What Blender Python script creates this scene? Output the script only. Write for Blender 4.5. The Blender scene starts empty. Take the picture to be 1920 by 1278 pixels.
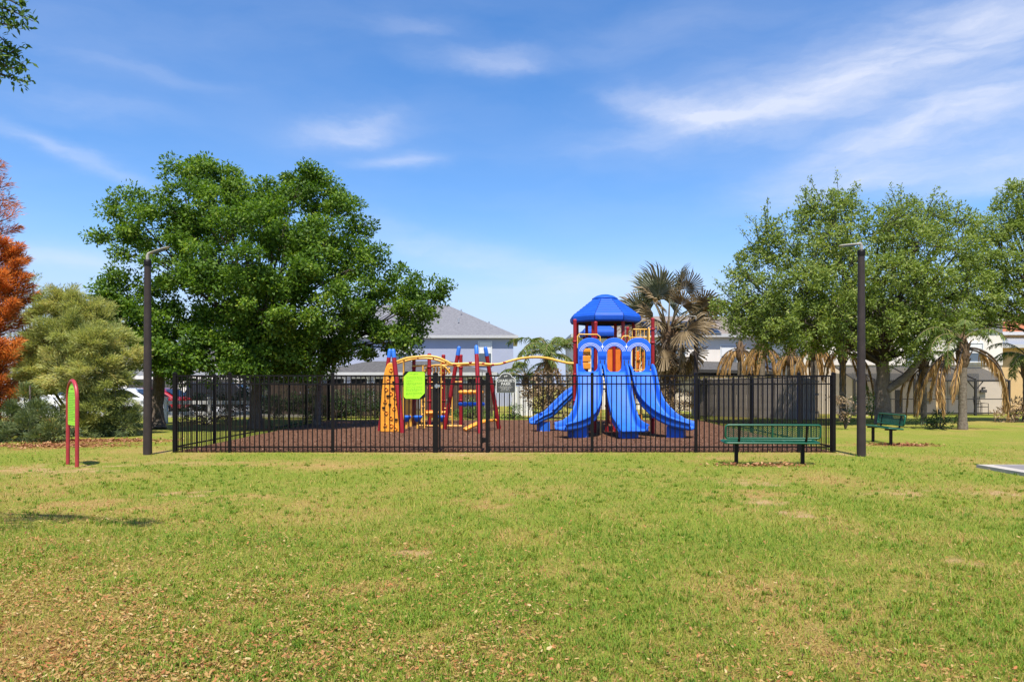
import bpy, bmesh, math, random
import numpy as np
from mathutils import Vector, Matrix, noise as mnoise

random.seed(7); rng = np.random.default_rng(11)
S = bpy.context.scene
COL = S.collection
R = math.radians
EYE, F, HX, HY = 1.58, 1400.0, 960.0, 723.0

# ------------------------------------------------------------------ camera
cd = bpy.data.cameras.new('camera'); cam = bpy.data.objects.new('camera', cd); COL.objects.link(cam)
cam.location = (0, 0, EYE); cam.rotation_euler = (R(90), 0, 0)
cd.sensor_width = 36; cd.lens = F/1920*36; cd.shift_y = 84/1920
cd.clip_start = 0.05; cd.clip_end = 3000
S.camera = cam

# ------------------------------------------------------------------ light
SUN_EL, SUN_AZ = R(65), R(182)      # azimuth from +Y clockwise: behind the camera, a little to the left
EXPOSURE = 0.6
SKY_STRENGTH = 0.138
SUN_STRENGTH = 4.8
sd = bpy.data.lights.new('sun', 'SUN'); so = bpy.data.objects.new('sun', sd); COL.objects.link(so)
sd.energy = SUN_STRENGTH; sd.angle = R(0.53); sd.color = (1.0, 0.945, 0.85)
sv = Vector((math.sin(SUN_AZ)*math.cos(SUN_EL), math.cos(SUN_AZ)*math.cos(SUN_EL), math.sin(SUN_EL)))
so.rotation_euler = sv.to_track_quat('Z', 'Y').to_euler(); so.location = sv*50
S.view_settings.view_transform = 'Standard'; S.view_settings.look = 'None'
S.view_settings.exposure = EXPOSURE; S.view_settings.gamma = 1; S.view_settings.use_curve_mapping = False
S.cycles.max_bounces = 8; S.cycles.transparent_max_bounces = 12
S.cycles.use_denoising = True; S.cycles.denoiser = 'OPENIMAGEDENOISE'; S.cycles.denoising_input_passes = 'RGB_ALBEDO_NORMAL'; S.cycles.denoising_prefilter = 'ACCURATE'
S.cycles.use_adaptive_sampling = True; S.cycles.adaptive_threshold = 0.012

def N(nt, typ, **kw):
    n = nt.nodes.new(typ)
    for k, v in kw.items(): setattr(n, k, v)
    return n
def math_node(nt, op, a, b=None, c=None, clamp=False):
    n = nt.nodes.new('ShaderNodeMath'); n.operation = op; n.use_clamp = clamp
    for i, v in enumerate((a, b, c)):
        if v is None: continue
        if isinstance(v, (int, float)): n.inputs[i].default_value = v
        else: nt.links.new(v, n.inputs[i])
    return n.outputs[0]

def build_world():
    w = bpy.data.worlds.new('World'); S.world = w; w.use_nodes = True
    nt = w.node_tree; nt.nodes.clear(); L = nt.links.new
    out = N(nt, 'ShaderNodeOutputWorld'); bg = N(nt, 'ShaderNodeBackground'); L(bg.outputs[0], out.inputs[0])
    sky = N(nt, 'ShaderNodeTexSky'); sky.sky_type = 'NISHITA'; sky.sun_disc = False
    sky.sun_elevation = SUN_EL; sky.sun_rotation = SUN_AZ
    sky.air_density = 1.0; sky.dust_density = 0.6; sky.ozone_density = 2.5; sky.altitude = 20
    hs = N(nt, 'ShaderNodeHueSaturation'); hs.inputs['Saturation'].default_value = 1.31; hs.inputs['Value'].default_value = 1.0
    L(sky.outputs[0], hs.inputs['Color'])
    tint = N(nt, 'ShaderNodeMix', data_type='RGBA', blend_type='MULTIPLY'); tint.inputs[0].default_value = 1
    L(hs.outputs[0], tint.inputs[6]); tint.inputs[7].default_value = SKY_TINT
    # cirrus laid out by azimuth and elevation
    tc = N(nt, 'ShaderNodeTexCoord'); sep = N(nt, 'ShaderNodeSeparateXYZ'); L(tc.outputs['Generated'], sep.inputs[0])
    az = math_node(nt, 'ARCTAN2', sep.outputs[0], sep.outputs[1])
    el = math_node(nt, 'ARCSINE', sep.outputs[2])
    comb = N(nt, 'ShaderNodeCombineXYZ'); L(az, comb.inputs[0]); L(el, comb.inputs[1])
    wn = N(nt, 'ShaderNodeTexNoise'); wn.inputs['Scale'].default_value = 4.2; wn.inputs['Detail'].default_value = 8; wn.inputs['Roughness'].default_value = .58
    mp0 = N(nt, 'ShaderNodeMapping'); mp0.inputs['Scale'].default_value = (1, 2.2, 1); mp0.inputs['Rotation'].default_value = (0, 0, R(-12))
    L(comb.outputs[0], mp0.inputs[0]); L(mp0.outputs[0], wn.inputs['Vector'])
    sub = N(nt, 'ShaderNodeVectorMath', operation='SUBTRACT'); L(wn.outputs['Color'], sub.inputs[0]); sub.inputs[1].default_value = (.5, .5, .5)
    scl = N(nt, 'ShaderNodeVectorMath', operation='MULTIPLY'); L(sub.outputs[0], scl.inputs[0]); scl.inputs[1].default_value = (.17, .075, 0)
    wv = N(nt, 'ShaderNodeVectorMath', operation='ADD'); L(comb.outputs[0], wv.inputs[0]); L(scl.outputs[0], wv.inputs[1])
    # px, py, half width, half height, turn (deg), amount
    clouds = [(910, 122, 95, 20, 1, .62), (655, 232, 105, 26, 6, .52), (755, 296, 80, 17, 6, .52),
              (1290, 200, 120, 26, -18, .52), (1430, 195, 250, 26, 8, .42), (1690, 120, 210, 70, 22, .38), (1860, 60, 190, 70, 15, .5),
              (1850, 225, 220, 48, 17, .66), (1640, 270, 190, 34, 16, .62), (1800, 320, 220, 22, 2, .62), (1900, 345, 110, 16, 4, .6),
              (110, 265, 210, 16, -19, .40), (150, 190, 130, 22, 0, .22), (290, 130, 120, 12, -4, .12), (780, 56, 90, 18, 2, .22),
              (880, 475, 260, 26, -10, .42), (120, 490, 190, 20, -2, .42), (1050, 545, 200, 28, 2, .40), (560, 60, 300, 60, 12, .06),
              (1230, 60, 190, 40, 8, .14), (1560, 100, 240, 80, 10, .24), (1400, 190, 330, 60, 8, .2), (60, 60, 160, 80, 0, .12)]
    acc = None
    for (px, py, hw, hh, rot, amt) in clouds:
        a = math.atan2(px-HX, F); e = math.atan2(HY-py, math.hypot(F, px-HX))
        mp = N(nt, 'ShaderNodeMapping', vector_type='TEXTURE')
        mp.inputs['Location'].default_value = (a, e, 0); mp.inputs['Rotation'].default_value = (0, 0, R(rot))
        mp.inputs['Scale'].default_value = (hw/F, hh/F, 1)
        L(wv.outputs[0], mp.inputs[0])
        ln = N(nt, 'ShaderNodeVectorMath', operation='DOT_PRODUCT'); L(mp.outputs[0], ln.inputs[0]); L(mp.outputs[0], ln.inputs[1])
        g = math_node(nt, 'EXPONENT', math_node(nt, 'MULTIPLY', ln.outputs['Value'], -1.0))
        g = math_node(nt, 'MULTIPLY', g, amt)
        acc = g if acc is None else math_node(nt, 'ADD', acc, g)
    # the rest of the sky carries thin veils of its own, everywhere alike
    n2 = N(nt, 'ShaderNodeTexNoise'); n2.inputs['Scale'].default_value = 2.4; n2.inputs['Detail'].default_value = 6; n2.inputs['Roughness'].default_value = .55
    mp2 = N(nt, 'ShaderNodeMapping'); mp2.inputs['Scale'].default_value = (1, 3.4, 1); mp2.inputs['Rotation'].default_value = (0, 0, R(10))
    L(wv.outputs[0], mp2.inputs[0]); L(mp2.outputs[0], n2.inputs['Vector'])
    veil = N(nt, 'ShaderNodeMapRange'); veil.inputs['From Min'].default_value = .42; veil.inputs['From Max'].default_value = .78
    veil.inputs['To Max'].default_value = .10; L(n2.outputs[0], veil.inputs[0])
    tex = N(nt, 'ShaderNodeMapRange'); tex.inputs['From Min'].default_value = .25; tex.inputs['From Max'].default_value = .7
    tex.inputs['To Min'].default_value = .55; tex.inputs['To Max'].default_value = 1.15; L(n2.outputs[0], tex.inputs[0])
    n3 = N(nt, 'ShaderNodeTexNoise'); n3.inputs['Scale'].default_value = 6.5; n3.inputs['Detail'].default_value = 7; n3.inputs['Roughness'].default_value = .6
    mp3 = N(nt, 'ShaderNodeMapping'); mp3.inputs['Scale'].default_value = (1, 4.2, 1); mp3.inputs['Rotation'].default_value = (0, 0, R(14))
    L(wv.outputs[0], mp3.inputs[0]); L(mp3.outputs[0], n3.inputs['Vector'])
    fib = N(nt, 'ShaderNodeMapRange'); fib.inputs['From Min'].default_value = .34; fib.inputs['From Max'].default_value = .66
    fib.inputs['To Min'].default_value = .50; fib.inputs['To Max'].default_value = 1.12; L(n3.outputs[0], fib.inputs[0])
    acc = math_node(nt, 'MULTIPLY', math_node(nt, 'MULTIPLY', acc, .88), fib.outputs[0])
    cov = math_node(nt, 'ADD', math_node(nt, 'MULTIPLY', acc, tex.outputs[0]), veil.outputs[0])
    # thin whitening low down
    low = N(nt, 'ShaderNodeMapRange', interpolation_type='SMOOTHSTEP'); low.inputs['From Min'].default_value = .20; low.inputs['From Max'].default_value = .0
    low.inputs['To Min'].default_value = 0; low.inputs['To Max'].default_value = .92; L(el, low.inputs[0])
    hz = N(nt, 'ShaderNodeMix', data_type='RGBA'); L(low.outputs[0], hz.inputs[0]); L(tint.outputs[2], hz.inputs[6]); hz.inputs[7].default_value = (2.5, 2.98, 4.25, 1)
    cov = math_node(nt, 'MINIMUM', cov, .80)
    mix = N(nt, 'ShaderNodeMix', data_type='RGBA'); L(cov, mix.inputs[0]); L(hz.outputs[2], mix.inputs[6])
    mix.inputs[7].default_value = CLOUD_COL
    L(mix.outputs[2], bg.inputs[0]); bg.inputs[1].default_value = SKY_STRENGTH
SKY_TINT = (1.0, .92, .99, 1); CLOUD_COL = (4.2, 4.4, 5.1, 1)
build_world()

# ------------------------------------------------------------------ helpers
def W(px, py, Y): return Vector(((px-HX)/F*Y, Y, EYE+(HY-py)/F*Y))
def GY(py): return F*EYE/(py-HY)
def G(px, py): Y = GY(py); return Vector(((px-HX)/F*Y, Y, 0))

def tag(o, label=None, cat=None, group=None, kind=None):
    if label: o['label'] = label
    if cat: o['category'] = cat
    if group: o['group'] = group
    if kind: o['kind'] = kind
    return o
def thing(name, label, cat, loc=(0, 0, 0), rz=0.0, group=None):
    o = bpy.data.objects.new(name, None); COL.objects.link(o); o.location = loc; o.rotation_euler = (0, 0, rz)
    o.empty_display_size = .2
    return tag(o, label, cat, group)
def link(name, me, parent=None, loc=(0, 0, 0), rot=(0, 0, 0), scale=(1, 1, 1)):
    o = bpy.data.objects.new(name, me); COL.objects.link(o)
    o.location = loc; o.rotation_euler = rot; o.scale = scale
    if parent is not None: o.parent = parent
    return o
def copy_tree(o, parent=None):
    c = o.copy(); COL.objects.link(c)
    if parent is not None: c.parent = parent
    for ch in list(o.children): copy_tree(ch, c)
    return c
def root_loc(p):
    v = Vector((0, 0, 0))
    while p is not None: v += Vector(p.location); p = p.parent
    return v

class MB:
    def __init__(s): s.v = []; s.f = []; s.sm = []
    def add(s, vs, fs, smooth=False):
        b = len(s.v); s.v += [tuple(v) for v in vs]
        for f in fs: s.f.append([b+i for i in f]); s.sm.append(smooth)
        return s
    def box(s, c, size, rz=0, rx=0, ry=0):
        x, y, z = size[0]/2, size[1]/2, size[2]/2
        m = Matrix.Translation(c) @ Matrix.Rotation(rz, 4, 'Z') @ Matrix.Rotation(ry, 4, 'Y') @ Matrix.Rotation(rx, 4, 'X')
        vs = [m @ Vector(p) for p in ((-x,-y,-z),(x,-y,-z),(x,y,-z),(-x,y,-z),(-x,-y,z),(x,-y,z),(x,y,z),(-x,y,z))]
        return s.add(vs, [(0,3,2,1),(4,5,6,7),(0,1,5,4),(1,2,6,5),(2,3,7,6),(3,0,4,7)])
    def bbox(s, a, b):
        a, b = Vector(a), Vector(b); return s.box((a+b)/2, (abs(b.x-a.x), abs(b.y-a.y), abs(b.z-a.z)))
    def tube(s, pts, r, n=10, cap=True, smooth=True):
        pts = [Vector(p) for p in pts]; m = len(pts)
        rs = r if isinstance(r, (list, tuple)) else [r]*m
        up = None; rings = []
        for i in range(m):
            t = (pts[min(i+1, m-1)]-pts[max(i-1, 0)]).normalized()
            if up is None: up = Vector((0, 0, 1)) if abs(t.z) < .9 else Vector((1, 0, 0))
            a = t.cross(up).normalized(); bq = a.cross(t).normalized(); up = bq
            rings.append([pts[i]+(a*math.cos(k*2*math.pi/n)+bq*math.sin(k*2*math.pi/n))*rs[i] for k in range(n)])
        vs = [v for q in rings for v in q]; fs = []
        for i in range(m-1):
            for k in range(n):
                fs.append((i*n+k, i*n+(k+1) % n, (i+1)*n+(k+1) % n, (i+1)*n+k))
        s.add(vs, fs, smooth)
        if cap: s.add(rings[0], [tuple(range(n))[::-1]][:1]); s.add(rings[-1], [tuple(range(n))])
        return s
    def cyl(s, a, b, r, r2=None, n=12, cap=True): return s.tube([a, b], [r, r if r2 is None else r2], n, cap)
    def lathe(s, prof, c=(0, 0, 0), n=16, smooth=True):
        c = Vector(c); vs = []; fs = []
        for (r, z) in prof:
            for k in range(n): vs.append(c+Vector((r*math.cos(2*math.pi*k/n), r*math.sin(2*math.pi*k/n), z)))
        for i in range(len(prof)-1):
            for k in range(n): fs.append((i*n+k, i*n+(k+1) % n, (i+1)*n+(k+1) % n, (i+1)*n+k))
        return s.add(vs, fs, smooth)
    def ball(s, c, r, n=10, sq=(1, 1, 1)):
        prof = [(max(.001, math.sin(math.pi*i/6))*1.0, -math.cos(math.pi*i/6)) for i in range(7)]
        c = Vector(c); vs = []; fs = []
        for (q, z) in prof:
            for k in range(n): vs.append(c+Vector((q*math.cos(2*math.pi*k/n)*r*sq[0], q*math.sin(2*math.pi*k/n)*r*sq[1], z*r*sq[2])))
        for i in range(6):
            for k in range(n): fs.append((i*n+k, i*n+(k+1) % n, (i+1)*n+(k+1) % n, (i+1)*n+k))
        return s.add(vs, fs, True)
    def sweep(s, prof, path, smooth=True, side=None):
        path = [Vector(p) for p in path]; m = len(path); n = len(prof); vs = []; fs = []
        for i in range(m):
            t = (path[min(i+1, m-1)]-path[max(i-1, 0)]).normalized()
            sdv = side if side is not None else t.cross(Vector((0, 0, 1))).normalized()
            u = sdv.cross(t).normalized()
            for (a, b) in prof: vs.append(path[i]+sdv*a+u*b)
        for i in range(m-1):
            for k in range(n): fs.append((i*n+k, i*n+(k+1) % n, (i+1)*n+(k+1) % n, (i+1)*n+k))
        s.add(vs, fs, smooth)
        s.add(vs[:n], [tuple(range(n))[::-1]]); s.add(vs[-n:], [tuple(range(n))])
        return s
    def build(s, name, mat, parent=None, world=False, fix=True, bevel=0.0, auto=None, mesh_only=False):
        me = bpy.data.meshes.new(name)
        off = root_loc(parent) if (world and parent is not None) else Vector((0, 0, 0))
        me.from_pydata([(v[0]-off.x, v[1]-off.y, v[2]-off.z) for v in s.v], [], s.f)
        me.polygons.foreach_set('use_smooth', s.sm)
        if fix or bevel:
            bm = bmesh.new(); bm.from_mesh(me)
            if bevel:
                bmesh.ops.remove_doubles(bm, verts=bm.verts, dist=1e-5)
                es = [e for e in bm.edges if len(e.link_faces) == 2 and e.calc_face_angle(0) > .6]
                try: bmesh.ops.bevel(bm, geom=es, offset=bevel, segments=2, affect='EDGES', profile=.6, clamp_overlap=True)
                except Exception: pass
            bmesh.ops.recalc_face_normals(bm, faces=bm.faces); bm.to_mesh(me); bm.free()
        if mat is not None: me.materials.append(mat)
        me.update()
        if mesh_only: return me
        return link(name, me, parent)

def spline(pts, n=8):
    pts = [Vector(p) for p in pts]; out = []
    for i in range(len(pts)-1):
        p0, p1, p2, p3 = pts[max(i-1, 0)], pts[i], pts[i+1], pts[min(i+2, len(pts)-1)]
        for k in range(n):
            t = k/n
            out.append(.5*((2*p1)+(p2-p0)*t+(2*p0-5*p1+4*p2-p3)*t*t+(3*p1-p0-3*p2+p3)*t**3))
    out.append(pts[-1]); return out

def np_mesh(name, verts, faces, mat, parent=None, tint=None, smooth=False):
    """verts (M,3); faces (K,n) int"""
    me = bpy.data.meshes.new(name); K, n = faces.shape
    me.vertices.add(len(verts)); me.vertices.foreach_set('co', np.ascontiguousarray(verts, dtype=np.float32).ravel())
    me.loops.add(K*n); me.loops.foreach_set('vertex_index', np.ascontiguousarray(faces, dtype=np.int32).ravel())
    me.polygons.add(K); me.polygons.foreach_set('loop_start', np.arange(0, K*n, n, dtype=np.int32))
    try: me.polygons.foreach_set('loop_total', np.full(K, n, dtype=np.int32))
    except Exception: pass
    if tint is not None:
        at = me.attributes.new('tint', 'FLOAT', 'FACE'); at.data.foreach_set('value', np.ascontiguousarray(tint, dtype=np.float32))
    if smooth: me.polygons.foreach_set('use_smooth', np.ones(K, dtype=bool))
    me.materials.append(mat); me.update(calc_edges=True)
    return link(name, me, parent)

def nrmz(a): return a/np.maximum(np.linalg.norm(a, axis=-1, keepdims=True), 1e-9)
def leaf_cards(pos, d, nr, Ln, Wd, fold=.15):
    d = nrmz(d); s = nrmz(np.cross(d, nr)); u = np.cross(s, d)
    Ln = Ln[:, None]; Wd = Wd[:, None]
    v = np.stack([pos, pos+d*Ln*.45+s*Wd*.5+u*Wd*fold, pos+d*Ln, pos+d*Ln*.45-s*Wd*.5+u*Wd*fold], 1)
    k = np.arange(len(pos))[:, None]*4+np.arange(4)[None]
    return v.reshape(-1, 3), k

def shape2d(name, outer, holes=(), depth=.05, bevel=0.0, mat=None, parent=None, M=None, mesh_only=False, off=None):
    """flat outline (x,z pairs) with holes, thickened to +-depth/2 along y, then moved by M"""
    cu = bpy.data.curves.new(name, 'CURVE'); cu.dimensions = '2D'; cu.fill_mode = 'BOTH'
    cu.extrude = max(0.0, depth/2-bevel); cu.bevel_depth = bevel; cu.bevel_resolution = 1; cu.offset = -bevel
    for pts in [outer, *holes]:
        sp = cu.splines.new('POLY'); sp.points.add(len(pts)-1); sp.use_cyclic_u = True
        for p, q in zip(sp.points, pts): p.co = (q[0], q[1], 0, 1)
    ob = bpy.data.objects.new(name, cu); COL.objects.link(ob)
    dg = bpy.context.evaluated_depsgraph_get()
    me = bpy.data.meshes.new_from_object(ob.evaluated_get(dg)); bpy.data.objects.remove(ob); bpy.data.curves.remove(cu)
    T = Matrix.Rotation(R(90), 4, 'X')
    if M is not None: T = M @ T
    if off is not None: T = Matrix.Translation(-Vector(off)) @ T
    me.transform(T); me.name = name; me.materials.clear()
    if mat is not None: me.materials.append(mat)
    if mesh_only: return me
    return link(name, me, parent)

def text_mesh(name, txt, size, mat, parent, M, off, spacing=1.0, extrude=.001, offset=0.0):
    cu = bpy.data.curves.new(name, 'FONT'); cu.body = txt; cu.size = size; cu.align_x = 'CENTER'; cu.align_y = 'CENTER'
    cu.space_character = spacing; cu.extrude = extrude; cu.offset = offset; cu.resolution_u = 3
    ob = bpy.data.objects.new(name, cu); COL.objects.link(ob)
    dg = bpy.context.evaluated_depsgraph_get()
    me = bpy.data.meshes.new_from_object(ob.evaluated_get(dg)); bpy.data.objects.remove(ob); bpy.data.curves.remove(cu)
    me.transform(Matrix.Translation(-Vector(off)) @ M @ Matrix.Rotation(R(90), 4, 'X')); me.materials.clear(); me.materials.append(mat)
    return link(name, me, parent)

def ellipse(cx, cz, a, b, n=28, t0=0, t1=360, end=False):
    k = n+1 if end else n
    return [(cx+a*math.cos(R(t0+(t1-t0)*i/n)), cz+b*math.sin(R(t0+(t1-t0)*i/n))) for i in range(k)]

# ------------------------------------------------------------------ materials
def srgb(r, g, b):
    f = lambda c: (c/255/12.92) if c/255 <= .04045 else ((c/255+.055)/1.055)**2.4
    return (f(r), f(g), f(b), 1)
def principled(name, col, rough=.5, spec=.5, metal=0.0, var=.0, vscale=6.0, bump=0.0, bscale=60.0, col2=None, coat=0.0):
    m = bpy.data.materials.new(name); m.use_nodes = True; nt = m.node_tree; L = nt.links.new
    b = nt.nodes['Principled BSDF']; c = tuple(col)[:3]+(1,)
    b.inputs['Base Color'].default_value = c; b.inputs['Roughness'].default_value = rough
    b.inputs['Specular IOR Level'].default_value = spec; b.inputs['Metallic'].default_value = metal
    b.inputs['Coat Weight'].default_value = coat
    if var or bump or col2:
        tc = N(nt, 'ShaderNodeTexCoord')
    if var or col2:
        nz = N(nt, 'ShaderNodeTexNoise'); nz.inputs['Scale'].default_value = vscale; nz.inputs['Detail'].default_value = 6; nz.inputs['Roughness'].default_value = .65
        L(tc.outputs['Object'], nz.inputs['Vector'])
        rp = N(nt, 'ShaderNodeValToRGB'); L(nz.outputs[0], rp.inputs[0])
        c2 = tuple(col2)[:3]+(1,) if col2 else tuple(min(1, x*(1+var)) for x in c[:3])+(1,)
        c1 = c if col2 else tuple(x*(1-var) for x in c[:3])+(1,)
        rp.color_ramp.elements[0].position = .3; rp.color_ramp.elements[0].color = c1
        rp.color_ramp.elements[1].position = .7; rp.color_ramp.elements[1].color = c2
        L(rp.outputs[0], b.inputs['Base Color'])
        mr = N(nt, 'ShaderNodeMapRange'); L(nz.outputs[0], mr.inputs[0]); mr.inputs['To Min'].default_value = max(.05, rough-.1); mr.inputs['To Max'].default_value = min(1, rough+.12)
        L(mr.outputs[0], b.inputs['Roughness'])
    if bump:
        nb = N(nt, 'ShaderNodeTexNoise'); nb.inputs['Scale'].default_value = bscale; nb.inputs['Detail'].default_value = 5
        L(tc.outputs['Object'], nb.inputs['Vector'])
        bp = N(nt, 'ShaderNodeBump'); bp.inputs['Strength'].default_value = bump; bp.inputs['Distance'].default_value = .02
        L(nb.outputs[0], bp.inputs['Height']); L(bp.outputs[0], b.inputs['Normal'])
    return m
def leafy(name, stops, rough=.55, trans=.3, spec=.3, tcol=(1.15, 1.2, .55)):
    """leaf colours chosen by the per-leaf 'tint' value"""
    m = bpy.data.materials.new(name); m.use_nodes = True; nt = m.node_tree; L = nt.links.new
    b = nt.nodes['Principled BSDF']; out = nt.nodes['Material Output']
    at = N(nt, 'ShaderNodeAttribute', attribute_name='tint'); rp = N(nt, 'ShaderNodeValToRGB'); L(at.outputs['Fac'], rp.inputs[0])
    els = rp.color_ramp.elements
    while len(els) < len(stops): els.new(.5)
    for e, (p, c) in zip(els, stops): e.position = p; e.color = tuple(c)[:3]+(1,)
    L(rp.outputs[0], b.inputs['Base Color']); b.inputs['Roughness'].default_value = rough; b.inputs['Specular IOR Level'].default_value = spec
    if trans > 0:
        tr = N(nt, 'ShaderNodeBsdfTranslucent'); mu = N(nt, 'ShaderNodeMix', data_type='RGBA', blend_type='MULTIPLY'); mu.inputs[0].default_value = 1
        L(rp.outputs[0], mu.inputs[6]); mu.inputs[7].default_value = tuple(tcol)+(1,)
        L(mu.outputs[2], tr.inputs[0])
        mx = N(nt, 'ShaderNodeMixShader'); mx.inputs[0].default_value = trans
        L(b.outputs[0], mx.inputs[1]); L(tr.outputs[0], mx.inputs[2]); L(mx.outputs[0], out.inputs[0])
    return m

M = {}
M['black'] = principled('black_powder_coat', (.0065, .005, .0045), .5, .22, var=.25, vscale=9)
M['bronze'] = principled('bronze_pole_paint', (.042, .031, .027), .55, .25, var=.2, vscale=5)
M['lampgrey'] = principled('weathered_lamp_metal', (.34, .32, .28), .5, .4, var=.2, vscale=20)
M['red'] = principled('red_post_paint', (.29, .011, .016), .45, .35, var=.14, vscale=4)
M['red_sign'] = principled('red_sign_frame_paint', (.36, .03, .035), .4, .5, var=.15, vscale=7)
M['blue'] = principled('blue_plastic', (.020, .135, .62), .52, .26, var=.13, vscale=2.2)
M['blue_roof'] = principled('blue_roof_plastic', (.010, .082, .46), .55, .25, var=.13, vscale=3)
M['blue_seam'] = principled('dark_blue_seam', (.005, .035, .20), .6, .2)
M['bluecap'] = principled('blue_cap', (.03, .16, .6), .4, .5, var=.1)
M['yellow'] = principled('yellow_tube_paint', (.80, .42, .06), .4, .5, var=.1, vscale=6)
M['orange'] = principled('orange_plastic', (.82, .31, .022), .42, .45, var=.10, vscale=4)
M['climb_orange'] = principled('yellow_orange_plastic', (.86, .345, .03), .45, .4, var=.10, vscale=4)
M['orange_dark'] = principled('orange_panel_plastic', (.78, .19, .02), .45, .4, var=.1, vscale=4)
M['white'] = principled('white_print', (.8, .82, .84), .5, .3)
M['white_paint'] = principled('white_paint', (.72, .72, .70), .55, .4, var=.06, vscale=3)
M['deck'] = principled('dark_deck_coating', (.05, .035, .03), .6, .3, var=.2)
M['steel'] = principled('steel', (.45, .45, .45), .35, .5, metal=.8)
M['green'] = principled('green_bench_coating', (.004, .088, .043), .4, .5, var=.12, vscale=5, coat=.1)
M['lime'] = principled('lime_sign_face', (.40, .80, .03), .5, .3, var=.04, vscale=8)
M['lime2'] = principled('green_sign_face', (.36, .76, .04), .5, .3, var=.04, vscale=8)
M['ink'] = principled('sign_ink', (.06, .20, .02), .6, .2)
M['plaque'] = principled('plaque_grey', (.055, .055, .05), .5, .4, var=.2, vscale=30)
M['plaque_rim'] = principled('plaque_rim', (.62, .60, .55), .5, .4)
M['bark'] = principled('oak_bark', (.11, .08, .06), .9, .1, var=.5, vscale=9, bump=.7, bscale=22, col2=(.24, .20, .165))
M['bark_dark'] = principled('limb_bark', (.06, .047, .037), .9, .1, var=.4, vscale=10, bump=.6, bscale=24)
M['palm_bark'] = principled('palm_bark', (.11, .085, .06), .95, .05, bump=.6, bscale=16, col2=(.25, .21, .16), vscale=14)
M['palm_brown'] = principled('palm_boots', (.10, .06, .035), .95, .05, bump=1.0, bscale=12, col2=(.22, .15, .09), vscale=10)
M['glass'] = principled('window_glass', (.10, .13, .16), .08, .7)
M['darkglass'] = principled('car_glass', (.015, .017, .02), .08, .6)
M['rubber'] = principled('tyre_rubber', (.02, .02, .02), .8, .2)
M['wood'] = principled('weathered_board', (.30, .25, .21), .9, .1, bump=0, col2=(.50, .43, .37), vscale=3.5)
M['wood_brown'] = principled('brown_board', (.075, .05, .036), .9, .1, bump=0, col2=(.13, .095, .07), vscale=3.5)
M['stucco_blue'] = principled('pale_blue_stucco', (.37, .395, .495), .9, .1, var=.04, vscale=1.2, bump=0, bscale=120)
M['stucco_white'] = principled('warm_white_stucco', (.76, .70, .62), .9, .1, var=.05, vscale=1.2, bump=0, bscale=120)
M['stucco_beige'] = principled('beige_stucco', (.66, .56, .45), .9, .1, var=.06, vscale=1.2, bump=0, bscale=120)
M['stucco_tan'] = principled('tan_stucco', (.58, .40, .20), .9, .1, var=.06, vscale=1.2, bump=0, bscale=120)
M['fascia'] = principled('fascia_paint', (.50, .49, .47), .6, .3, var=.06)
M['fascia_dark'] = principled('dark_fascia', (.07, .065, .06), .6, .3, var=.1)
M['terracotta'] = principled('terracotta_tile', (.36, .13, .06), .8, .2, var=.25, vscale=5, bump=.6, bscale=14)
M['solar'] = principled('solar_panel', (.012, .014, .022), .22, .6)
M['alu'] = principled('panel_frame', (.5, .5, .5), .4, .5, metal=.6)
M['screen_frame'] = principled('bronze_screen_frame', (.03, .027, .025), .5, .4)
M['red_car'] = principled('red_car_paint', (.30, .012, .018), .25, .5, coat=.6)
M['white_car'] = principled('white_car_paint', (.74, .75, .76), .25, .5, coat=.6)
M['dark_car'] = principled('dark_car_paint', (.018, .02, .024), .25, .5, coat=.6)
M['lampglow'] = principled('tail_lamp', (.35, .01, .01), .2, .5)
M['chrome'] = principled('rim_metal', (.5, .5, .52), .25, .5, metal=.9)
M['frond_wood'] = principled('frond_stem', (.20, .155, .085), .8, .2, var=.3, vscale=6)
M['frond_dark'] = principled('dead_frond_stem', (.10, .075, .055), .85, .1, var=.3, vscale=6)

def shingles(name, c1, c2, sc=1.0):
    m = principled(name, c1, .95, .1); nt = m.node_tree; L = nt.links.new; b = nt.nodes['Principled BSDF']
    tc = N(nt, 'ShaderNodeTexCoord'); mp = N(nt, 'ShaderNodeMapping'); L(tc.outputs['Object'], mp.inputs[0])
    br = N(nt, 'ShaderNodeTexBrick'); L(mp.outputs[0], br.inputs['Vector']); br.inputs['Scale'].default_value = 3.2*sc
    br.inputs['Color1'].default_value = c1+(1,); br.inputs['Color2'].default_value = c2+(1,); br.inputs['Mortar'].default_value = tuple(x*.6 for x in c1)+(1,)
    br.inputs['Mortar Size'].default_value = .012; br.inputs['Row Height'].default_value = .3
    nz = N(nt, 'ShaderNodeTexNoise'); nz.inputs['Scale'].default_value = 5; nz.inputs['Detail'].default_value = 8; L(tc.outputs['Object'], nz.inputs['Vector'])
    mx = N(nt, 'ShaderNodeMix', data_type='RGBA', blend_type='MULTIPLY'); mx.inputs[0].default_value = .8
    rp = N(nt, 'ShaderNodeValToRGB'); L(nz.outputs[0], rp.inputs[0]); rp.color_ramp.elements[0].color = (.85, .85, .85, 1); rp.color_ramp.elements[1].color = (1.12, 1.12, 1.12, 1)
    rp.color_ramp.elements[0].position = .3; rp.color_ramp.elements[1].position = .7
    L(br.outputs[0], mx.inputs[6]); L(rp.outputs[0], mx.inputs[7]); L(mx.outputs[2], b.inputs['Base Color'])
    return m
M['shingle'] = shingles('grey_shingles', (.165, .165, .178), (.195, .195, .208))
M['shingle_dark'] = shingles('dark_shingles', (.085, .082, .08), (.12, .115, .11))
M['shingle_brown'] = shingles('brown_shingles', (.20, .17, .145), (.26, .22, .19))

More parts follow.
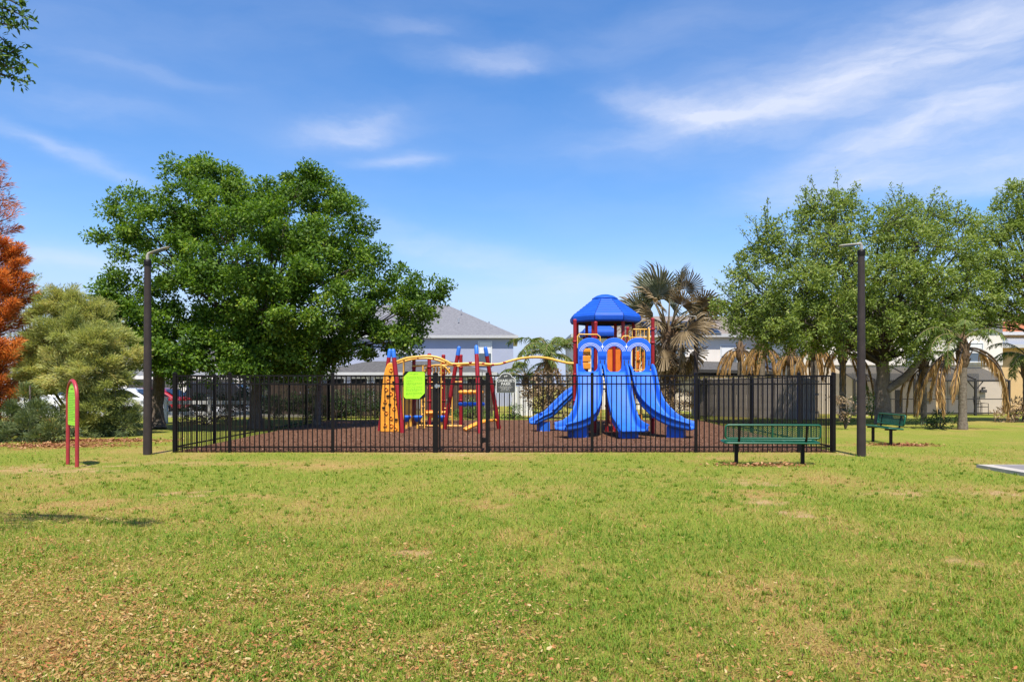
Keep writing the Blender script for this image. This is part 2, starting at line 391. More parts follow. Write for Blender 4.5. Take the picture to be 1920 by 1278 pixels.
g_ = lambda r, g, b: (r, g, b)
M['oak_leaf'] = leafy('oak_leaf', [(0, g_(.036, .080, .008)), (.4, g_(.084, .168, .013)), (.75, g_(.155, .262, .022)), (1, g_(.27, .35, .04))], trans=.42)
M['oak2_leaf'] = leafy('pale_oak_leaf', [(0, g_(.11, .155, .028)), (.45, g_(.205, .275, .052)), (.8, g_(.28, .35, .075)), (1, g_(.39, .40, .115))], trans=.40)
M['near_leaf'] = leafy('near_oak_leaf', [(0, g_(.025, .06, .012)), (.5, g_(.055, .12, .02)), (1, g_(.12, .2, .03))], trans=.3)
M['cyp_leaf'] = leafy('yellow_green_needles', [(0, g_(.21, .26, .08)), (.4, g_(.38, .42, .135)), (.8, g_(.54, .51, .18)), (1, g_(.60, .45, .17))], trans=.4, tcol=(1.1, 1.1, .7))
M['cyp_orange'] = leafy('rust_needles', [(0, g_(.30, .105, .05)), (.45, g_(.72, .26, .06)), (1, g_(.86, .43, .14))], trans=.4, tcol=(1.1, .9, .6))
M['jun_leaf'] = leafy('grey_green_needles', [(0, g_(.06, .09, .04)), (.5, g_(.15, .19, .07)), (.85, g_(.26, .29, .11)), (1, g_(.48, .22, .06))], trans=.25)
M['bush_leaf'] = leafy('bush_leaf', [(0, g_(.04, .09, .015)), (.5, g_(.11, .21, .03)), (1, g_(.24, .34, .07))], trans=.28)
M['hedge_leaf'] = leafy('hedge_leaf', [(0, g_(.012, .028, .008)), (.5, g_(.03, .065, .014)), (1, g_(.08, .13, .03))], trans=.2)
M['dry_leaf'] = leafy('dry_leaf', [(0, g_(.10, .06, .03)), (.5, g_(.26, .17, .09)), (1, g_(.5, .38, .22))], trans=.2, tcol=(1, .9, .7))
M['frond_green'] = leafy('green_leaflets', [(0, g_(.05, .09, .018)), (.5, g_(.12, .18, .03)), (1, g_(.30, .30, .06))], trans=.28)
M['frond_dead'] = leafy('dead_leaflets', [(0, g_(.24, .13, .045)), (.5, g_(.48, .28, .09)), (1, g_(.66, .48, .22))], trans=.25, tcol=(1, .85, .5))
M['fan_green'] = leafy('fan_segments_green', [(0, g_(.075, .09, .05)), (.5, g_(.15, .165, .10)), (1, g_(.30, .30, .21))], trans=.15)
M['fan_dry'] = leafy('fan_segments_dry', [(0, g_(.10, .07, .035)), (.5, g_(.21, .152, .078)), (1, g_(.38, .29, .17))], trans=.15, tcol=(1, .9, .7))
M['litter'] = leafy('litter_leaf', [(0, g_(.12, .06, .03)), (.2, g_(.44, .17, .06)), (.4, g_(.40, .24, .085)), (.75, g_(.46, .33, .115)), (1, g_(.58, .45, .22))], trans=.2, tcol=(1, .9, .6), spec=.2)
M['blade'] = leafy('grass_blade', [(0, g_(.09, .195, .014)), (.28, g_(.205, .295, .028)), (.52, g_(.345, .335, .052)), (.74, g_(.47, .31, .10)), (.9, g_(.54, .33, .14)), (1, g_(.40, .19, .085))], trans=.35, tcol=(1.05, 1.05, .6), spec=.2, rough=.6)
M['straw'] = leafy('straw_chip', [(0, g_(.16, .05, .02)), (.5, g_(.30, .12, .05)), (1, g_(.45, .26, .12))], trans=.0)
M['mulch_chip'] = leafy('mulch_chip', [(0, g_(.09, .043, .026)), (.5, g_(.165, .078, .047)), (.93, g_(.235, .125, .08)), (1, g_(.42, .30, .20))], trans=.0, rough=.9)
# ------------------------------------------------------------------ ground, mulch bed, slab, street
def vnoise(x, y, seed=0):
    """smooth value noise for arrays"""
    xi = np.floor(x).astype(np.int64); yi = np.floor(y).astype(np.int64); xf = x-xi; yf = y-yi
    def h(a, b):
        n = (a*374761393+b*668265263+seed*144665) & 0xffffffff
        n = ((n ^ (n >> 13))*1274126177) & 0xffffffff
        return ((n ^ (n >> 16)) & 0xffff)/65535.0
    u = xf*xf*(3-2*xf); v = yf*yf*(3-2*yf)
    return (h(xi, yi)*(1-u)+h(xi+1, yi)*u)*(1-v)+(h(xi, yi+1)*(1-u)+h(xi+1, yi+1)*u)*v
def fbm(x, y, seed=0, o=4):
    s = 0; a = .5; t = 0
    for i in range(o): s = s+a*vnoise(x*2**i, y*2**i, seed+i*7); t += a; a *= .5
    return s/t
# bare or dry spots: px, py in the lawn, half width (m), half depth (m), amount, kind 0 dry / 1 sand / 2 red soil
SPOTS = []
for (px, py, hw, hd, am, kd) in [(780, 1040, .22, .28, 1.0, 1), (775, 1025, .25, .18, .7, 0), (1405, 925, .75, .55, .8, 0), (1440, 940, .5, .25, .9, 1), (1497, 965, .2, .28, 1.0, 1),
     (905, 948, .45, .7, .75, 0), (1410, 905, .5, .35, .7, 1), (1700, 925, .7, .3, .75, 1), (1880, 925, .5, .25, .8, 1), (1080, 1085, .5, .5, .55, 0), (1480, 1085, .5, .4, .5, 0),
     (520, 868, 2.2, .7, .6, 0), (640, 872, 1.5, .5, .5, 0), (340, 868, 1.6, .4, .5, 1), (60, 880, 1.6, .9, .75, 1), (180, 862, 1.4, .7, .6, 0), (1815, 1055, .2, .25, .7, 1),
     (180, 945, 1.9, .8, .75, 0), (470, 930, .8, .4, .7, 0), (365, 925, .5, .3, .8, 1), (360, 975, .6, .4, .55, 0), (720, 1100, .5, .4, .6, 0), (1420, 872, .9, .28, .9, 2), (880, 852, .9, .35, .9, 1),
     (300, 848, .4, .4, .8, 1), (1585, 852, .5, .35, .7, 1), (1690, 834, .9, .5, 1.0, 2), (138, 876, .35, .35, .8, 1), (240, 1150, .5, .5, .6, 0), (90, 1200, .5, .5, .6, 2), (600, 1230, .4, .3, .5, 0),
     (1260, 1190, .4, .3, .35, 0), (1850, 960, .7, .5, .35, 0), (1050, 915, 1.2, .5, .4, 0), (1200, 880, 1.6, .4, .35, 0), (90, 835, 2.2, 1.0, 1.0, 2), (200, 826, 2.0, .7, 1.0, 2), (1560, 848, 2, .2, .5, 1), (900, 849.5, 8, .18, .6, 1),
     (1050, 1150, .6, .4, .35, 0), (1700, 1130, .6, .4, .35, 0), (1620, 985, .8, .5, .3, 0), (980, 1010, .8, .6, .35, 0)]:
    p = G(px, py); SPOTS.append((p.x, p.y, hw, hd, am, kd))
def ground_masks(x, y):
    dry = np.clip((fbm(x*.55+3, y*.55, 5)-.42)*2.6, 0, 1)*.55+np.clip((fbm(x*2.1, y*2.1, 9)-.5)*2.4, 0, 1)*.35
    left = np.clip((-x/np.maximum(y, 1)+.05)/.6, 0, 1)*np.clip((10-y)/6, 0, 1)
    dry = dry+left*.42
    sand = np.zeros_like(x); red = np.zeros_like(x)
    wob = fbm(x*3.1, y*3.1, 21)-.5; wob2 = fbm(x*9, y*9, 33)-.5
    for (cx, cy, hw, hd, am, kd) in SPOTS:
        q = ((x-cx)/hw)**2+((y-cy)/hd)**2
        m = np.clip(1.05-np.sqrt(q)+wob*2.4+wob2*1.8, 0, 1)*am
        if kd == 0: dry = np.maximum(dry, m)
        elif kd == 1: sand = np.maximum(sand, .62*m*m*(3-2*m)*np.clip(.55+wob2*3.2, .1, 1.3)); dry = np.maximum(dry, np.clip(m*1.2, 0, 1)*.8)
        else: red = np.maximum(red, m)
    return np.clip(dry, 0, 1), np.clip(sand, 0, 1), np.clip(red, 0, 1)

def build_ground():
    xs = np.concatenate([[-900, -300, -120, -60, -40], np.arange(-28, -14, .5), np.arange(-14, 14.01, .11), np.arange(14.5, 28, .5), [40, 60, 120, 300, 900]])
    ys = np.concatenate([[-60, -20, -8, -3, 0, 1.2], np.arange(2.0, 9, .09), np.arange(9, 22, .16), np.arange(22, 50, .8), [60, 80, 120, 200, 400, 1500]])
    X, Y = np.meshgrid(xs, ys); nx, ny = len(xs), len(ys)
    near = (np.abs(X) < 30) & (Y > 1) & (Y < 50)
    Z = np.where(near, (fbm(X*.9, Y*.9, 2)-.5)*.035*np.clip((17-Y)/3, 0, 1), 0)
    v = np.stack([X, Y, Z], -1).reshape(-1, 3)
    i = np.arange((nx-1)*(ny-1)); r = i//(nx-1); c = i % (nx-1); a = r*nx+c
    f = np.stack([a, a+1, a+nx+1, a+nx], 1)
    m = bpy.data.materials.new('lawn_soil'); m.use_nodes = True; nt = m.node_tree; L = nt.links.new; b = nt.nodes['Principled BSDF']
    b.inputs['Roughness'].default_value = .95; b.inputs['Specular IOR Level'].default_value = .1
    tc = N(nt, 'ShaderNodeTexCoord')
    def noise(sc, det=6, ro=.6):
        n = N(nt, 'ShaderNodeTexNoise'); n.inputs['Scale'].default_value = sc; n.inputs['Detail'].default_value = det; n.inputs['Roughness'].default_value = ro
        L(tc.outputs['Object'], n.inputs['Vector']); return n.outputs[0]
    def ramp(src, stops):
        r_ = N(nt, 'ShaderNodeValToRGB'); L(src, r_.inputs[0]); e = r_.color_ramp.elements
        while len(e) < len(stops): e.new(.5)
        for q, (p, cc) in zip(e, stops): q.position = p; q.color = cc+(1,)
        return r_.outputs[0]
    def mix(fac, c1, c2):
        n = N(nt, 'ShaderNodeMix', data_type='RGBA'); L(fac, n.inputs[0]); L(c1, n.inputs[6]); L(c2, n.inputs[7]); return n.outputs[2]
    fine = noise(48, 4, .75); mid = noise(7, 6, .7)
    green = ramp(fine, [(.32, (.07, .09, .012)), (.5, (.19, .235, .026)), (.68, (.37, .34, .07))])
    dryc = ramp(fine, [(.32, (.18, .095, .035)), (.5, (.42, .245, .09)), (.68, (.58, .38, .18))])
    sandc = ramp(fine, [(.3, (.30, .19, .09)), (.55, (.52, .35, .19)), (.75, (.62, .46, .29))])
    redc = ramp(fine, [(.3, (.17, .055, .022)), (.6, (.36, .14, .06)), (.75, (.48, .26, .13))])
    def attr(nm):
        a_ = N(nt, 'ShaderNodeAttribute', attribute_name=nm); return a_.outputs['Fac']
    def broken(src, amp=.55):
        s_ = math_node(nt, 'ADD', src, math_node(nt, 'MULTIPLY', math_node(nt, 'SUBTRACT', mid, .5), amp)); return s_
    dn = math_node(nt, 'MULTIPLY', broken(attr('dry'), .9), 1.0, clamp=True)
    c1 = mix(dn, green, dryc); c1 = mix(attr('sand'), c1, sandc); c1 = mix(attr('red'), c1, redc)
    L(c1, b.inputs['Base Color'])
    bp = N(nt, 'ShaderNodeBump'); bp.inputs['Strength'].default_value = .9; bp.inputs['Distance'].default_value = .03
    L(noise(60, 5, .7), bp.inputs['Height']); L(bp.outputs[0], b.inputs['Normal'])
    o = np_mesh('lawn', v, f, m, smooth=True); o['kind'] = 'structure'
    dry, sand, red = ground_masks(X.ravel(), Y.ravel())
    far = ~near.ravel(); dry[far] = .35; sand[far] = 0; red[far] = 0
    for nm, val in (('dry', dry), ('sand', sand), ('red', red)):
        at = o.data.attributes.new(nm, 'FLOAT', 'POINT'); at.data.foreach_set('value', val.astype(np.float32))
build_ground()

FX0, FX1, FY = -7.99, 7.62, 17.7           # front corners of the metal fence
BX0, BX1, BY = -8.35, 8.50, 34.0           # back corners
def quad_sheet(name, pts, z, mat, kind='structure', thick=0.0):
    m = MB()
    if thick:
        k = len(pts); m.add([(p[0], p[1], 0) for p in pts]+[(p[0], p[1], z) for p in pts], [tuple(range(k))[::-1], tuple(range(k, 2*k))]+[(i, (i+1) % k, k+(i+1) % k, k+i) for i in range(k)])
    else: m.add([(p[0], p[1], z) for p in pts], [tuple(range(len(pts)))])
    o = m.build(name, mat); o['kind'] = kind; return o
M['mulch'] = principled('rubber_mulch', (.088, .043, .025), .95, .1, bump=.5, bscale=34, col2=(.158, .079, .045), vscale=26)
bp_ = M['mulch'].node_tree.nodes
quad_sheet('mulch_bed', [(FX0+.05, FY+.03), (FX1-.05, FY+.03), (BX1-.05, BY-.03), (BX0+.05, BY-.03)], .03, M['mulch'], thick=1)
def scatter_chips(name, poly_fn, n, mat, smin, smax, z, seed, kindlabel=None):
    r = np.random.default_rng(seed); P = poly_fn(r, n); n = len(P)
    ang = r.uniform(0, 2*np.pi, n); d = np.stack([np.cos(ang), np.sin(ang), r.normal(0, .35, n)], 1)
    nr = np.stack([r.normal(0, .45, n), r.normal(0, .45, n), np.ones(n)], 1)
    Ln = r.uniform(smin, smax, n); pos = np.stack([P[:, 0], P[:, 1], np.full(n, z)+r.uniform(0, .012, n)], 1)
    v, f = leaf_cards(pos, d, nrmz(nr), Ln, Ln*r.uniform(.3, .6, n), .25)
    o = np_mesh(name, v, f, mat, tint=r.uniform(0, 1, n)**1.2); o['kind'] = 'stuff'; return o
def mulch_pts(r, n):
    y = FY+.1+(BY-FY-.2)*r.uniform(0, 1, n)**1.9; t = (y-FY)/(BY-FY)
    x0 = FX0+(BX0-FX0)*t+.1; x1 = FX1+(BX1-FX1)*t-.1
    return np.stack([x0+(x1-x0)*r.uniform(0, 1, n), y], 1)
scatter_chips('mulch_chips', mulch_pts, 26000, M['mulch_chip'], .025, .065, .032, 3)

M['slab'] = principled('asphalt_court', (.20, .185, .18), .9, .2, var=.15, vscale=14, bump=.4, bscale=90)
M['slab_edge'] = principled('concrete_border', (.40, .365, .315), .9, .15, var=.12, vscale=6, bump=.3, bscale=60)
quad_sheet('concrete_border', [(8.93, 14.36), (8.93, 4), (9.20, 4), (9.20, 14.30), (22, 14.30), (22, 14.36)], .07, M['slab_edge'], thick=1)
quad_sheet('court_slab', [(9.203, 4), (22, 4), (22, 14.297), (9.203, 14.297)], .062, M['slab'], thick=1)
M['road'] = principled('pale_concrete_road', (.44, .43, .41), .9, .2, var=.1, vscale=2, bump=.2, bscale=40)
quad_sheet('street', [(-60, 38), (-9.6, 38), (-9.6, 56), (-60, 56)], .006, M['road'])
quad_sheet('kerb', [(-60, 37.7), (-9.6, 37.7), (-9.6, 37.995), (-60, 37.995)], .12, M['slab_edge'], thick=1)

# ------------------------------------------------------------------ lawn blades and fallen leaves
def lawn_ok(x, y):
    inside = (y > FY-.02) & (y < BY) & (x > FX0-.3) & (x < FX1+.6)
    slab = (x > 8.9) & (y < 14.4)
    return ~(inside | slab)
def build_blades(n=330000):
    r = np.random.default_rng(5)
    py = r.uniform(835, 1560, n*2); y = F*EYE/(py-HY)+r.uniform(-.12, .12, n*2)*F*EYE/(py-HY)
    x = r.uniform(-1, 1, n*2)*(y*.82+.6)
    dry, sand, red = ground_masks(x, y)
    keep = lawn_ok(x, y) & (r.uniform(0, 1, n*2) > sand*1.05+red*.85) & (r.uniform(0, 1, n*2) > .12+dry*.35) & (y > 1.7)
    x, y, dry = x[keep][:n], y[keep][:n], dry[keep][:n]; n = len(x)
    sc = np.clip((y/5)**.75, .75, 2.6)
    clump = fbm(x*1.7, y*1.7, 44)
    h = r.uniform(.016, .055, n)*(.75+.5*clump)*np.clip(sc, 1, 1.35)*(1-.35*dry); w = r.uniform(.0035, .0085, n)*np.clip((y/5)**.6, .85, 2.0)
    ang = r.uniform(0, 2*np.pi, n); lean = r.uniform(.25, 1.9, n)
    base = np.stack([x, y, (fbm(x*.9, y*.9, 2)-.5)*.035*np.clip((17-y)/3, 0, 1)-.004], 1)
    la = r.uniform(0, 2*np.pi, n)
    off = np.stack([np.cos(la)*h*lean, np.sin(la)*h*lean, h], 1); s = np.stack([-np.sin(la), np.cos(la), 0*la], 1)*w[:, None]*.5
    v = np.stack([base-s, base+s, base+off], 1).reshape(-1, 3); f = np.arange(n*3).reshape(-1, 3)
    t = np.clip(r.normal(.34, .17, n)+(r.uniform(0, 1, n) < .16+.25*dry)*.42+(dry-.3)*.6+(fbm(x*.8, y*.8, 61)-.5)*.5+0, 0, 1)
    o = np_mesh('grass', v, f, M['blade'], tint=t); o['kind'] = 'stuff'
build_blades()
def build_tufts(n=3900):
    r = np.random.default_rng(15); py = r.uniform(860, 1450, n*3); y = F*EYE/(py-HY); x = r.uniform(-1, 1, n*3)*(y*.8+.4)
    dry, sand, red = ground_masks(x, y); k = lawn_ok(x, y) & (fbm(x*1.3, y*1.3, 91)+r.normal(0, .12, n*3) > .52) & (sand < .3) & (y > 2); x, y = x[k][:n], y[k][:n]; n = len(x)
    m = 14; X = np.repeat(x, m)+r.normal(0, .022, n*m); Y = np.repeat(y, m)+r.normal(0, .022, n*m); a = r.uniform(0, 2*np.pi, n*m); h = r.uniform(.02, .058, n*m); ln = r.uniform(.3, 1.5, n*m)
    w = r.uniform(.004, .008, n*m)*np.clip((Y/5)**.6, .85, 2)*.5; b = np.stack([X, Y, (fbm(X*.9, Y*.9, 2)-.5)*.035*np.clip((17-Y)/3, 0, 1)-.003], 1)
    d = np.stack([np.cos(a), np.sin(a), 0*a], 1); s = np.stack([-np.sin(a), np.cos(a), 0*a], 1)*w[:, None]; mid = b+d*(h*ln*.4)[:, None]+np.stack([0*a, 0*a, h*.75], 1); tip = b+d*(h*ln)[:, None]+np.stack([0*a, 0*a, h*.8], 1)
    v = np.stack([b-s, b+s, mid+s*.8, tip, mid-s*.8], 1).reshape(-1, 3); i = np.arange(n*m)[:, None]*5
    f = np.concatenate([i+np.array([[0, 1, 2]]), i+np.array([[0, 2, 4]]), i+np.array([[4, 2, 3]])], 0); t = np.clip(np.repeat(r.normal(.2, .1, n), m)+r.normal(0, .1, n*m), 0, 1)
    o = np_mesh('grass_tufts', v, f, M['blade'], tint=np.tile(t, 3)); o['kind'] = 'stuff'
build_tufts()
def build_litter(n=42000):
    r = np.random.default_rng(8)
    py = r.uniform(860, 1500, n*4); y = F*EYE/(py-HY)+r.uniform(-.2, .2, n*4); x = r.uniform(-1, 1, n*4)*(y*.82+.5)
    u = x/y
    den = np.clip((-u+.12)/.7, 0, 1)*np.clip((11-y)/6, 0, 1)*2.0+.26*np.clip((9-y)/5, 0, 1)+.05
    den = den*np.clip((fbm(x*1.6, y*1.6, 71)-.25)*2.2, .15, 1.4)
    k = lawn_ok(x, y) & (r.uniform(0, 1, n*4) < den) & (y > 1.8); x, y = x[k][:n], y[k][:n]; n = len(x)
    Ln = r.uniform(.013, .037, n)*(1+.3*(r.uniform(0,1,n)<.15)); ang = r.uniform(0, 2*np.pi, n)
    d = np.stack([np.cos(ang), np.sin(ang), r.normal(0, .3, n)], 1); nr = nrmz(np.stack([r.normal(0, .5, n), r.normal(0, .5, n), np.ones(n)], 1))
    z = (fbm(x*.9, y*.9, 2)-.5)*.035*np.clip((17-y)/3, 0, 1)
    pos = np.stack([x, y, z+r.uniform(.008, .03, n)], 1); d = nrmz(d); s = nrmz(np.cross(d, nr)); u_ = np.cross(s, d)
    Wd = (Ln*r.uniform(.22, .5, n))[:, None]; Ln = Ln[:, None]; cu = r.uniform(-.1, .4, n)[:, None]
    P = [pos, pos+d*Ln*.3+s*Wd*.5+u_*Wd*cu, pos+d*Ln*.75+s*Wd*.4+u_*Wd*cu*1.3, pos+d*Ln+u_*Ln*.18, pos+d*Ln*.75-s*Wd*.4+u_*Wd*cu, pos+d*Ln*.3-s*Wd*.5+u_*Wd*cu*.6, pos+d*Ln*.5-u_*Wd*.05]
    v = np.stack(P, 1).reshape(-1, 3); b = np.arange(n)[:, None]*7
    f = np.concatenate([b+np.array([[0, 1, 6, 5]]), b+np.array([[1, 2, 3, 6]]), b+np.array([[6, 3, 4, 5]])], 0)
    t = np.tile(np.clip(r.normal(.42, .24, n), 0, 1), 3)
    o = np_mesh('fallen_leaves', v, f, M['litter'], tint=t); o['kind'] = 'stuff'
build_litter()
def red_pts(r, n):
    out = []
    for (cx, cy, hw, hd, am, kd) in SPOTS:
        if kd == 2 and cy > 9:
            k = int(n*min(1, hw*hd)/3); a = r.normal(0, .5, (k, 2)); out.append(np.stack([cx+a[:, 0]*hw, cy+a[:, 1]*hd], 1))
    P = np.concatenate(out); return P[lawn_ok(P[:, 0], P[:, 1])]
scatter_chips('pine_straw', red_pts, 5200, M['straw'], .03, .10, .008, 13)
# ------------------------------------------------------------------ black metal fence: one thing per straight run, a gate of its own
FH = 1.83
def cap_post(s, name='post'):
    m = MB(); m.box((0, 0, FH/2+.02), (s, s, FH+.04)); m.box((0, 0, FH+.047), (s+.014, s+.014, .014))
    m.add([(-s/2, -s/2, FH+.054), (s/2, -s/2, FH+.054), (s/2, s/2, FH+.054), (-s/2, s/2, FH+.054), (0, 0, FH+.075)], [(0, 1, 4), (1, 2, 4), (2, 3, 4), (3, 0, 4)])
    return m.build(name, M['black'], mesh_only=True, fix=False)
POST = cap_post(.066); CORNER = cap_post(.082); GATEPOST = cap_post(.112)
PICK = MB().box((0, 0, .92), (.0225, .0195, 1.80)).build('picket', M['black'], mesh_only=True, fix=False)
PICK2 = MB().box((0, 0, .92), (.0145, .0145, 1.80)).build('picket', M['black'], mesh_only=True, fix=False)
def fence_run(a, b, posts, label, gap=.114, end_posts=True, names=None):
    a = Vector((a[0], a[1], 0)); b = Vector((b[0], b[1], 0)); d = (b-a); Ln = d.length; d.normalize(); rz = math.atan2(d.y, d.x)
    t = thing('metal_fence', label, 'fence', a, rz, 'black metal fence runs round the play area')
    for (s, me) in posts: link('post', me, t, (s, 0, 0))
    for nm, z, hh in (('top_rail', FH-.012, .032), ('middle_rail', 1.625, .03), ('bottom_rail', .135, .032)):
        cuts = sorted(s for s, _ in posts); m = MB()
        lo = 0 if not cuts or cuts[0] > .2 else cuts[0]
        m.box((Ln/2, 0, z), (Ln-.06, .034, hh)); m.build(nm, M['black'], t, fix=False)
    n = int(Ln/gap); st = Ln/n
    for i in range(n):
        s = (i+.5)*st
        if any(abs(s-q) < .055 for q, _ in posts): continue
        link('picket', PICK if abs(d.x) > .9 and a.y < 20 else PICK2, t, (s, 0, 0))
    return t
P8 = 2.44
fence_run((FX0, FY), (-1.81, FY), [(0, CORNER)]+[(x-FX0, POST) for x in (-6.69, -4.25)]+[(-1.81-FX0, GATEPOST)], 'black metal picket fence carrying the lime sign, from the gate to the lamp post')
fence_run((-.585, FY), (FX1, FY), [(0, CORNER)]+[(x+.585, POST) for x in (1.90, 4.36, 6.80)]+[(FX1+.585, CORNER)], 'black metal picket fence carrying the dark plaque, in front of the slides and bench')
def side_posts(L): return [(min(L, P8*i), POST) for i in range(1, int(L/P8)+1)]
L1 = math.hypot(BX0-FX0, BY-FY)
fence_run((FX0, FY+.04), (BX0, BY), side_posts(L1), 'black metal fence run receding from the corner near the tall lamp post towards the oaks')
fence_run((FX1, FY+.04), (BX1, BY), side_posts(L1), 'black metal fence run receding behind the green bench towards the weathered board fence')
fence_run((BX0, BY), (BX1, BY), [(0, CORNER)]+[(P8*i, POST) for i in range(1, 7)]+[(BX1-BX0, CORNER)], 'black metal fence along the far edge of the brown mulch', gap=.118)
# gate
gx0, gx1 = -1.745, -.70
gt = thing('gate', 'narrow black metal picket gate between two thick posts', 'gate', (gx0, FY-.005, 0))
gw = gx1-gx0
for x in (.03, gw-.03):
    MB().box((x, 0, .95), (.05, .05, 1.72)).build('stile', M['black'], gt)
MB().box((gw-.006, 0, .97), (.012, .075, 1.9)).build('stop_plate', M['black'], gt)
for nm, z in (('top_rail', 1.80), ('middle_rail', 1.625), ('bottom_rail', .135)):
    MB().box((gw/2, 0, z), (gw-.11, .036, .034)).build(nm, M['black'], gt)
for i in range(8): link('picket', PICK, gt, (.06+(gw-.12)*(i+.5)/8, 0, 0))
lt = MB().box((-.02, -.045, 1.575), (.12, .045, .06)).box((-.035, -.075, 1.575), (.035, .03, .10)).cyl((.03, -.06, 1.575), (.03, -.10, 1.575), .02, n=10).build('latch', M['steel'], gt)
for z in (.30, 1.66):
    MB().box((gw+.03, -.04, z), (.10, .05, .11)).cyl((gw+.012, -.07, z-.07), (gw+.012, -.07, z+.07), .018, n=8).build('hinge', M['black'], gt)

# lime rule board on the fence
def lines_of_print(name, mat, parent, rows, M4, off, seed, hh=.011):
    """rows of words too small to read: (z, x0, x1, height)"""
    r = random.Random(seed); m = MB()
    for (z, x0, x1, h) in rows:
        x = x0
        while x < x1-.01:
            w = min(r.uniform(.014, .05), x1-x)
            k = max(1, int(w/.008))
            for i in range(k):
                m.add([M4 @ Vector((x+i*w/k, 0, z-h/2)), M4 @ Vector((x+(i+.72)*w/k, 0, z-h/2)), M4 @ Vector((x+(i+.72)*w/k, 0, z+h*(.5 if r.random() < .4 else .2))), M4 @ Vector((x+i*w/k, 0, z+h*(.5 if r.random() < .4 else .2)))], [(0, 1, 2, 3)])
            x += w+.012
    m.v = [(v[0]-off[0], v[1]-off[1], v[2]-off[2]) for v in m.v]
    o = m.build(name, mat, parent, fix=False); o['kind'] = 'stuff'; return o
sgx, sgz = (777.5-HX)/F*FY, EYE+(HY-722)/F*FY; sgy = FY-.075
sg = thing('rule_sign', 'lime green rule board with clipped corners hung on the fence beside the gate', 'sign', (sgx, sgy, sgz))
w, h = .247, .315
def clipped(w, h, c): a, b_, c_, d = c; return [(-w+a, h), (w-b_, h), (w, h-b_), (w, -h+c_), (w-c_, -h), (-w+d, -h), (-w, -h+d), (-w, h-a)]
ol = clipped(w, h, (.115, .02, .13, .045))
shape2d('face', ol, (), .006, .0, M['lime'], sg)
shape2d('backing', [(x*1.0, z*1.0) for x, z in clipped(w+.012, h+.012, (.05, .02, .05, .03))], (), .012, 0, M['black'], sg, Matrix.Translation((0, .012, 0)))
MB().box((0, .03, .22), (.06, .03, .04)).box((0, .03, -.15), (.06, .03, .04)).build('bracket', M['black'], sg)
T0 = Matrix.Translation((0, -.0045, 0)); rows = [(.275, -.11, .10, .020), (.245, -.02, .03, .012)]
for z, k in ((.205, .2), (.18, .2), (.155, .2), (.115, .2), (.092, .1), (.055, .2), (.032, .2), (.008, .12), (-.03, .2), (-.053, .2), (-.09, .2), (-.113, .2), (-.136, .15), (-.175, .2), (-.198, .2), (-.22, .12)): rows.append((z, -.195, -.195+2*k*.97, .011))
rows.append((-.262, -.03, .02, .014))
lines_of_print('print', M['ink'], sg, rows, T0, (0, 0, 0), 4)
# dark plaque with arched top
pqx, pqz = (948.5-HX)/F*FY, EYE+(HY-719)/F*FY; pqy = FY-.06
pq = thing('park_plaque', 'dark grey arched park name plaque with pale rim on the fence beside the gate', 'sign', (pqx, pqy, pqz))
def plaque_outline(k=1.0):
    w, h0, h1 = .235*k, -.215*k, .115*k
    pts = [(-w+.015, h0), (w-.015, h0), (w, h0+.015), (w, h1-.02), (w*.93, h1+.012), (w*.78, h1+.035), (w*.62, h1+.045)]
    pts += [(.146*k*math.cos(R(a)), h1+.045+.095*k*math.sin(R(a))) for a in range(12, 169, 12)]
    pts += [(-w*.62, h1+.045), (-w*.78, h1+.035), (-w*.93, h1+.012), (-w, h1-.02), (-w, h0+.015)]
    return pts
shape2d('rim', plaque_outline(1), (), .016, .002, M['plaque_rim'], pq, Matrix.Translation((0, .012, 0)))
shape2d('face', plaque_outline(.925), (), .012, .0, M['plaque'], pq, Matrix.Translation((0, .002, 0)))
text_mesh('lettering', "CHARLIE'S", .088, M['plaque_rim'], pq, Matrix.Translation((0, -.0055, .068)), (0, 0, 0), 1.05, offset=.002)
text_mesh('lettering', "PARK", .088, M['plaque_rim'], pq, Matrix.Translation((0, -.0055, -.008)), (0, 0, 0), 1.1, offset=.002)
m = MB()
for px_, pz_ in ((-.026, .172), (.018, .182)):
    m.ball((px_, -.006, pz_-.008), .013, 8, (1, .25, .9))
    for a in (-50, -17, 17, 50): m.ball((px_+.021*math.sin(R(a)), -.006, pz_-.006+.021*math.cos(R(a))), .0058, 6, (1, .4, 1))
m.build('paw_print', M['plaque_rim'], pq)['kind'] = 'stuff'
lines_of_print('print', M['plaque_rim'], pq, [(-.062, -.14, .13, .011), (-.084, -.17, .16, .011), (-.106, -.14, .14, .011), (-.128, -.1, .09, .011), (-.158, -.12, .11, .013)], Matrix.Translation((0, -.0055, 0)), (0, 0, 0), 9)
MB().tube([(0.0, .012, .24), (.004, .012, .275), (-.002, .012, .30), (.0, .012, .36), (.006, .012, .385)], .004, 6).tube([(-.01, .012, .295), (.0, .012, .307), (.012, .012, .296)], .005, 6).build('hook', M['black'], pq)

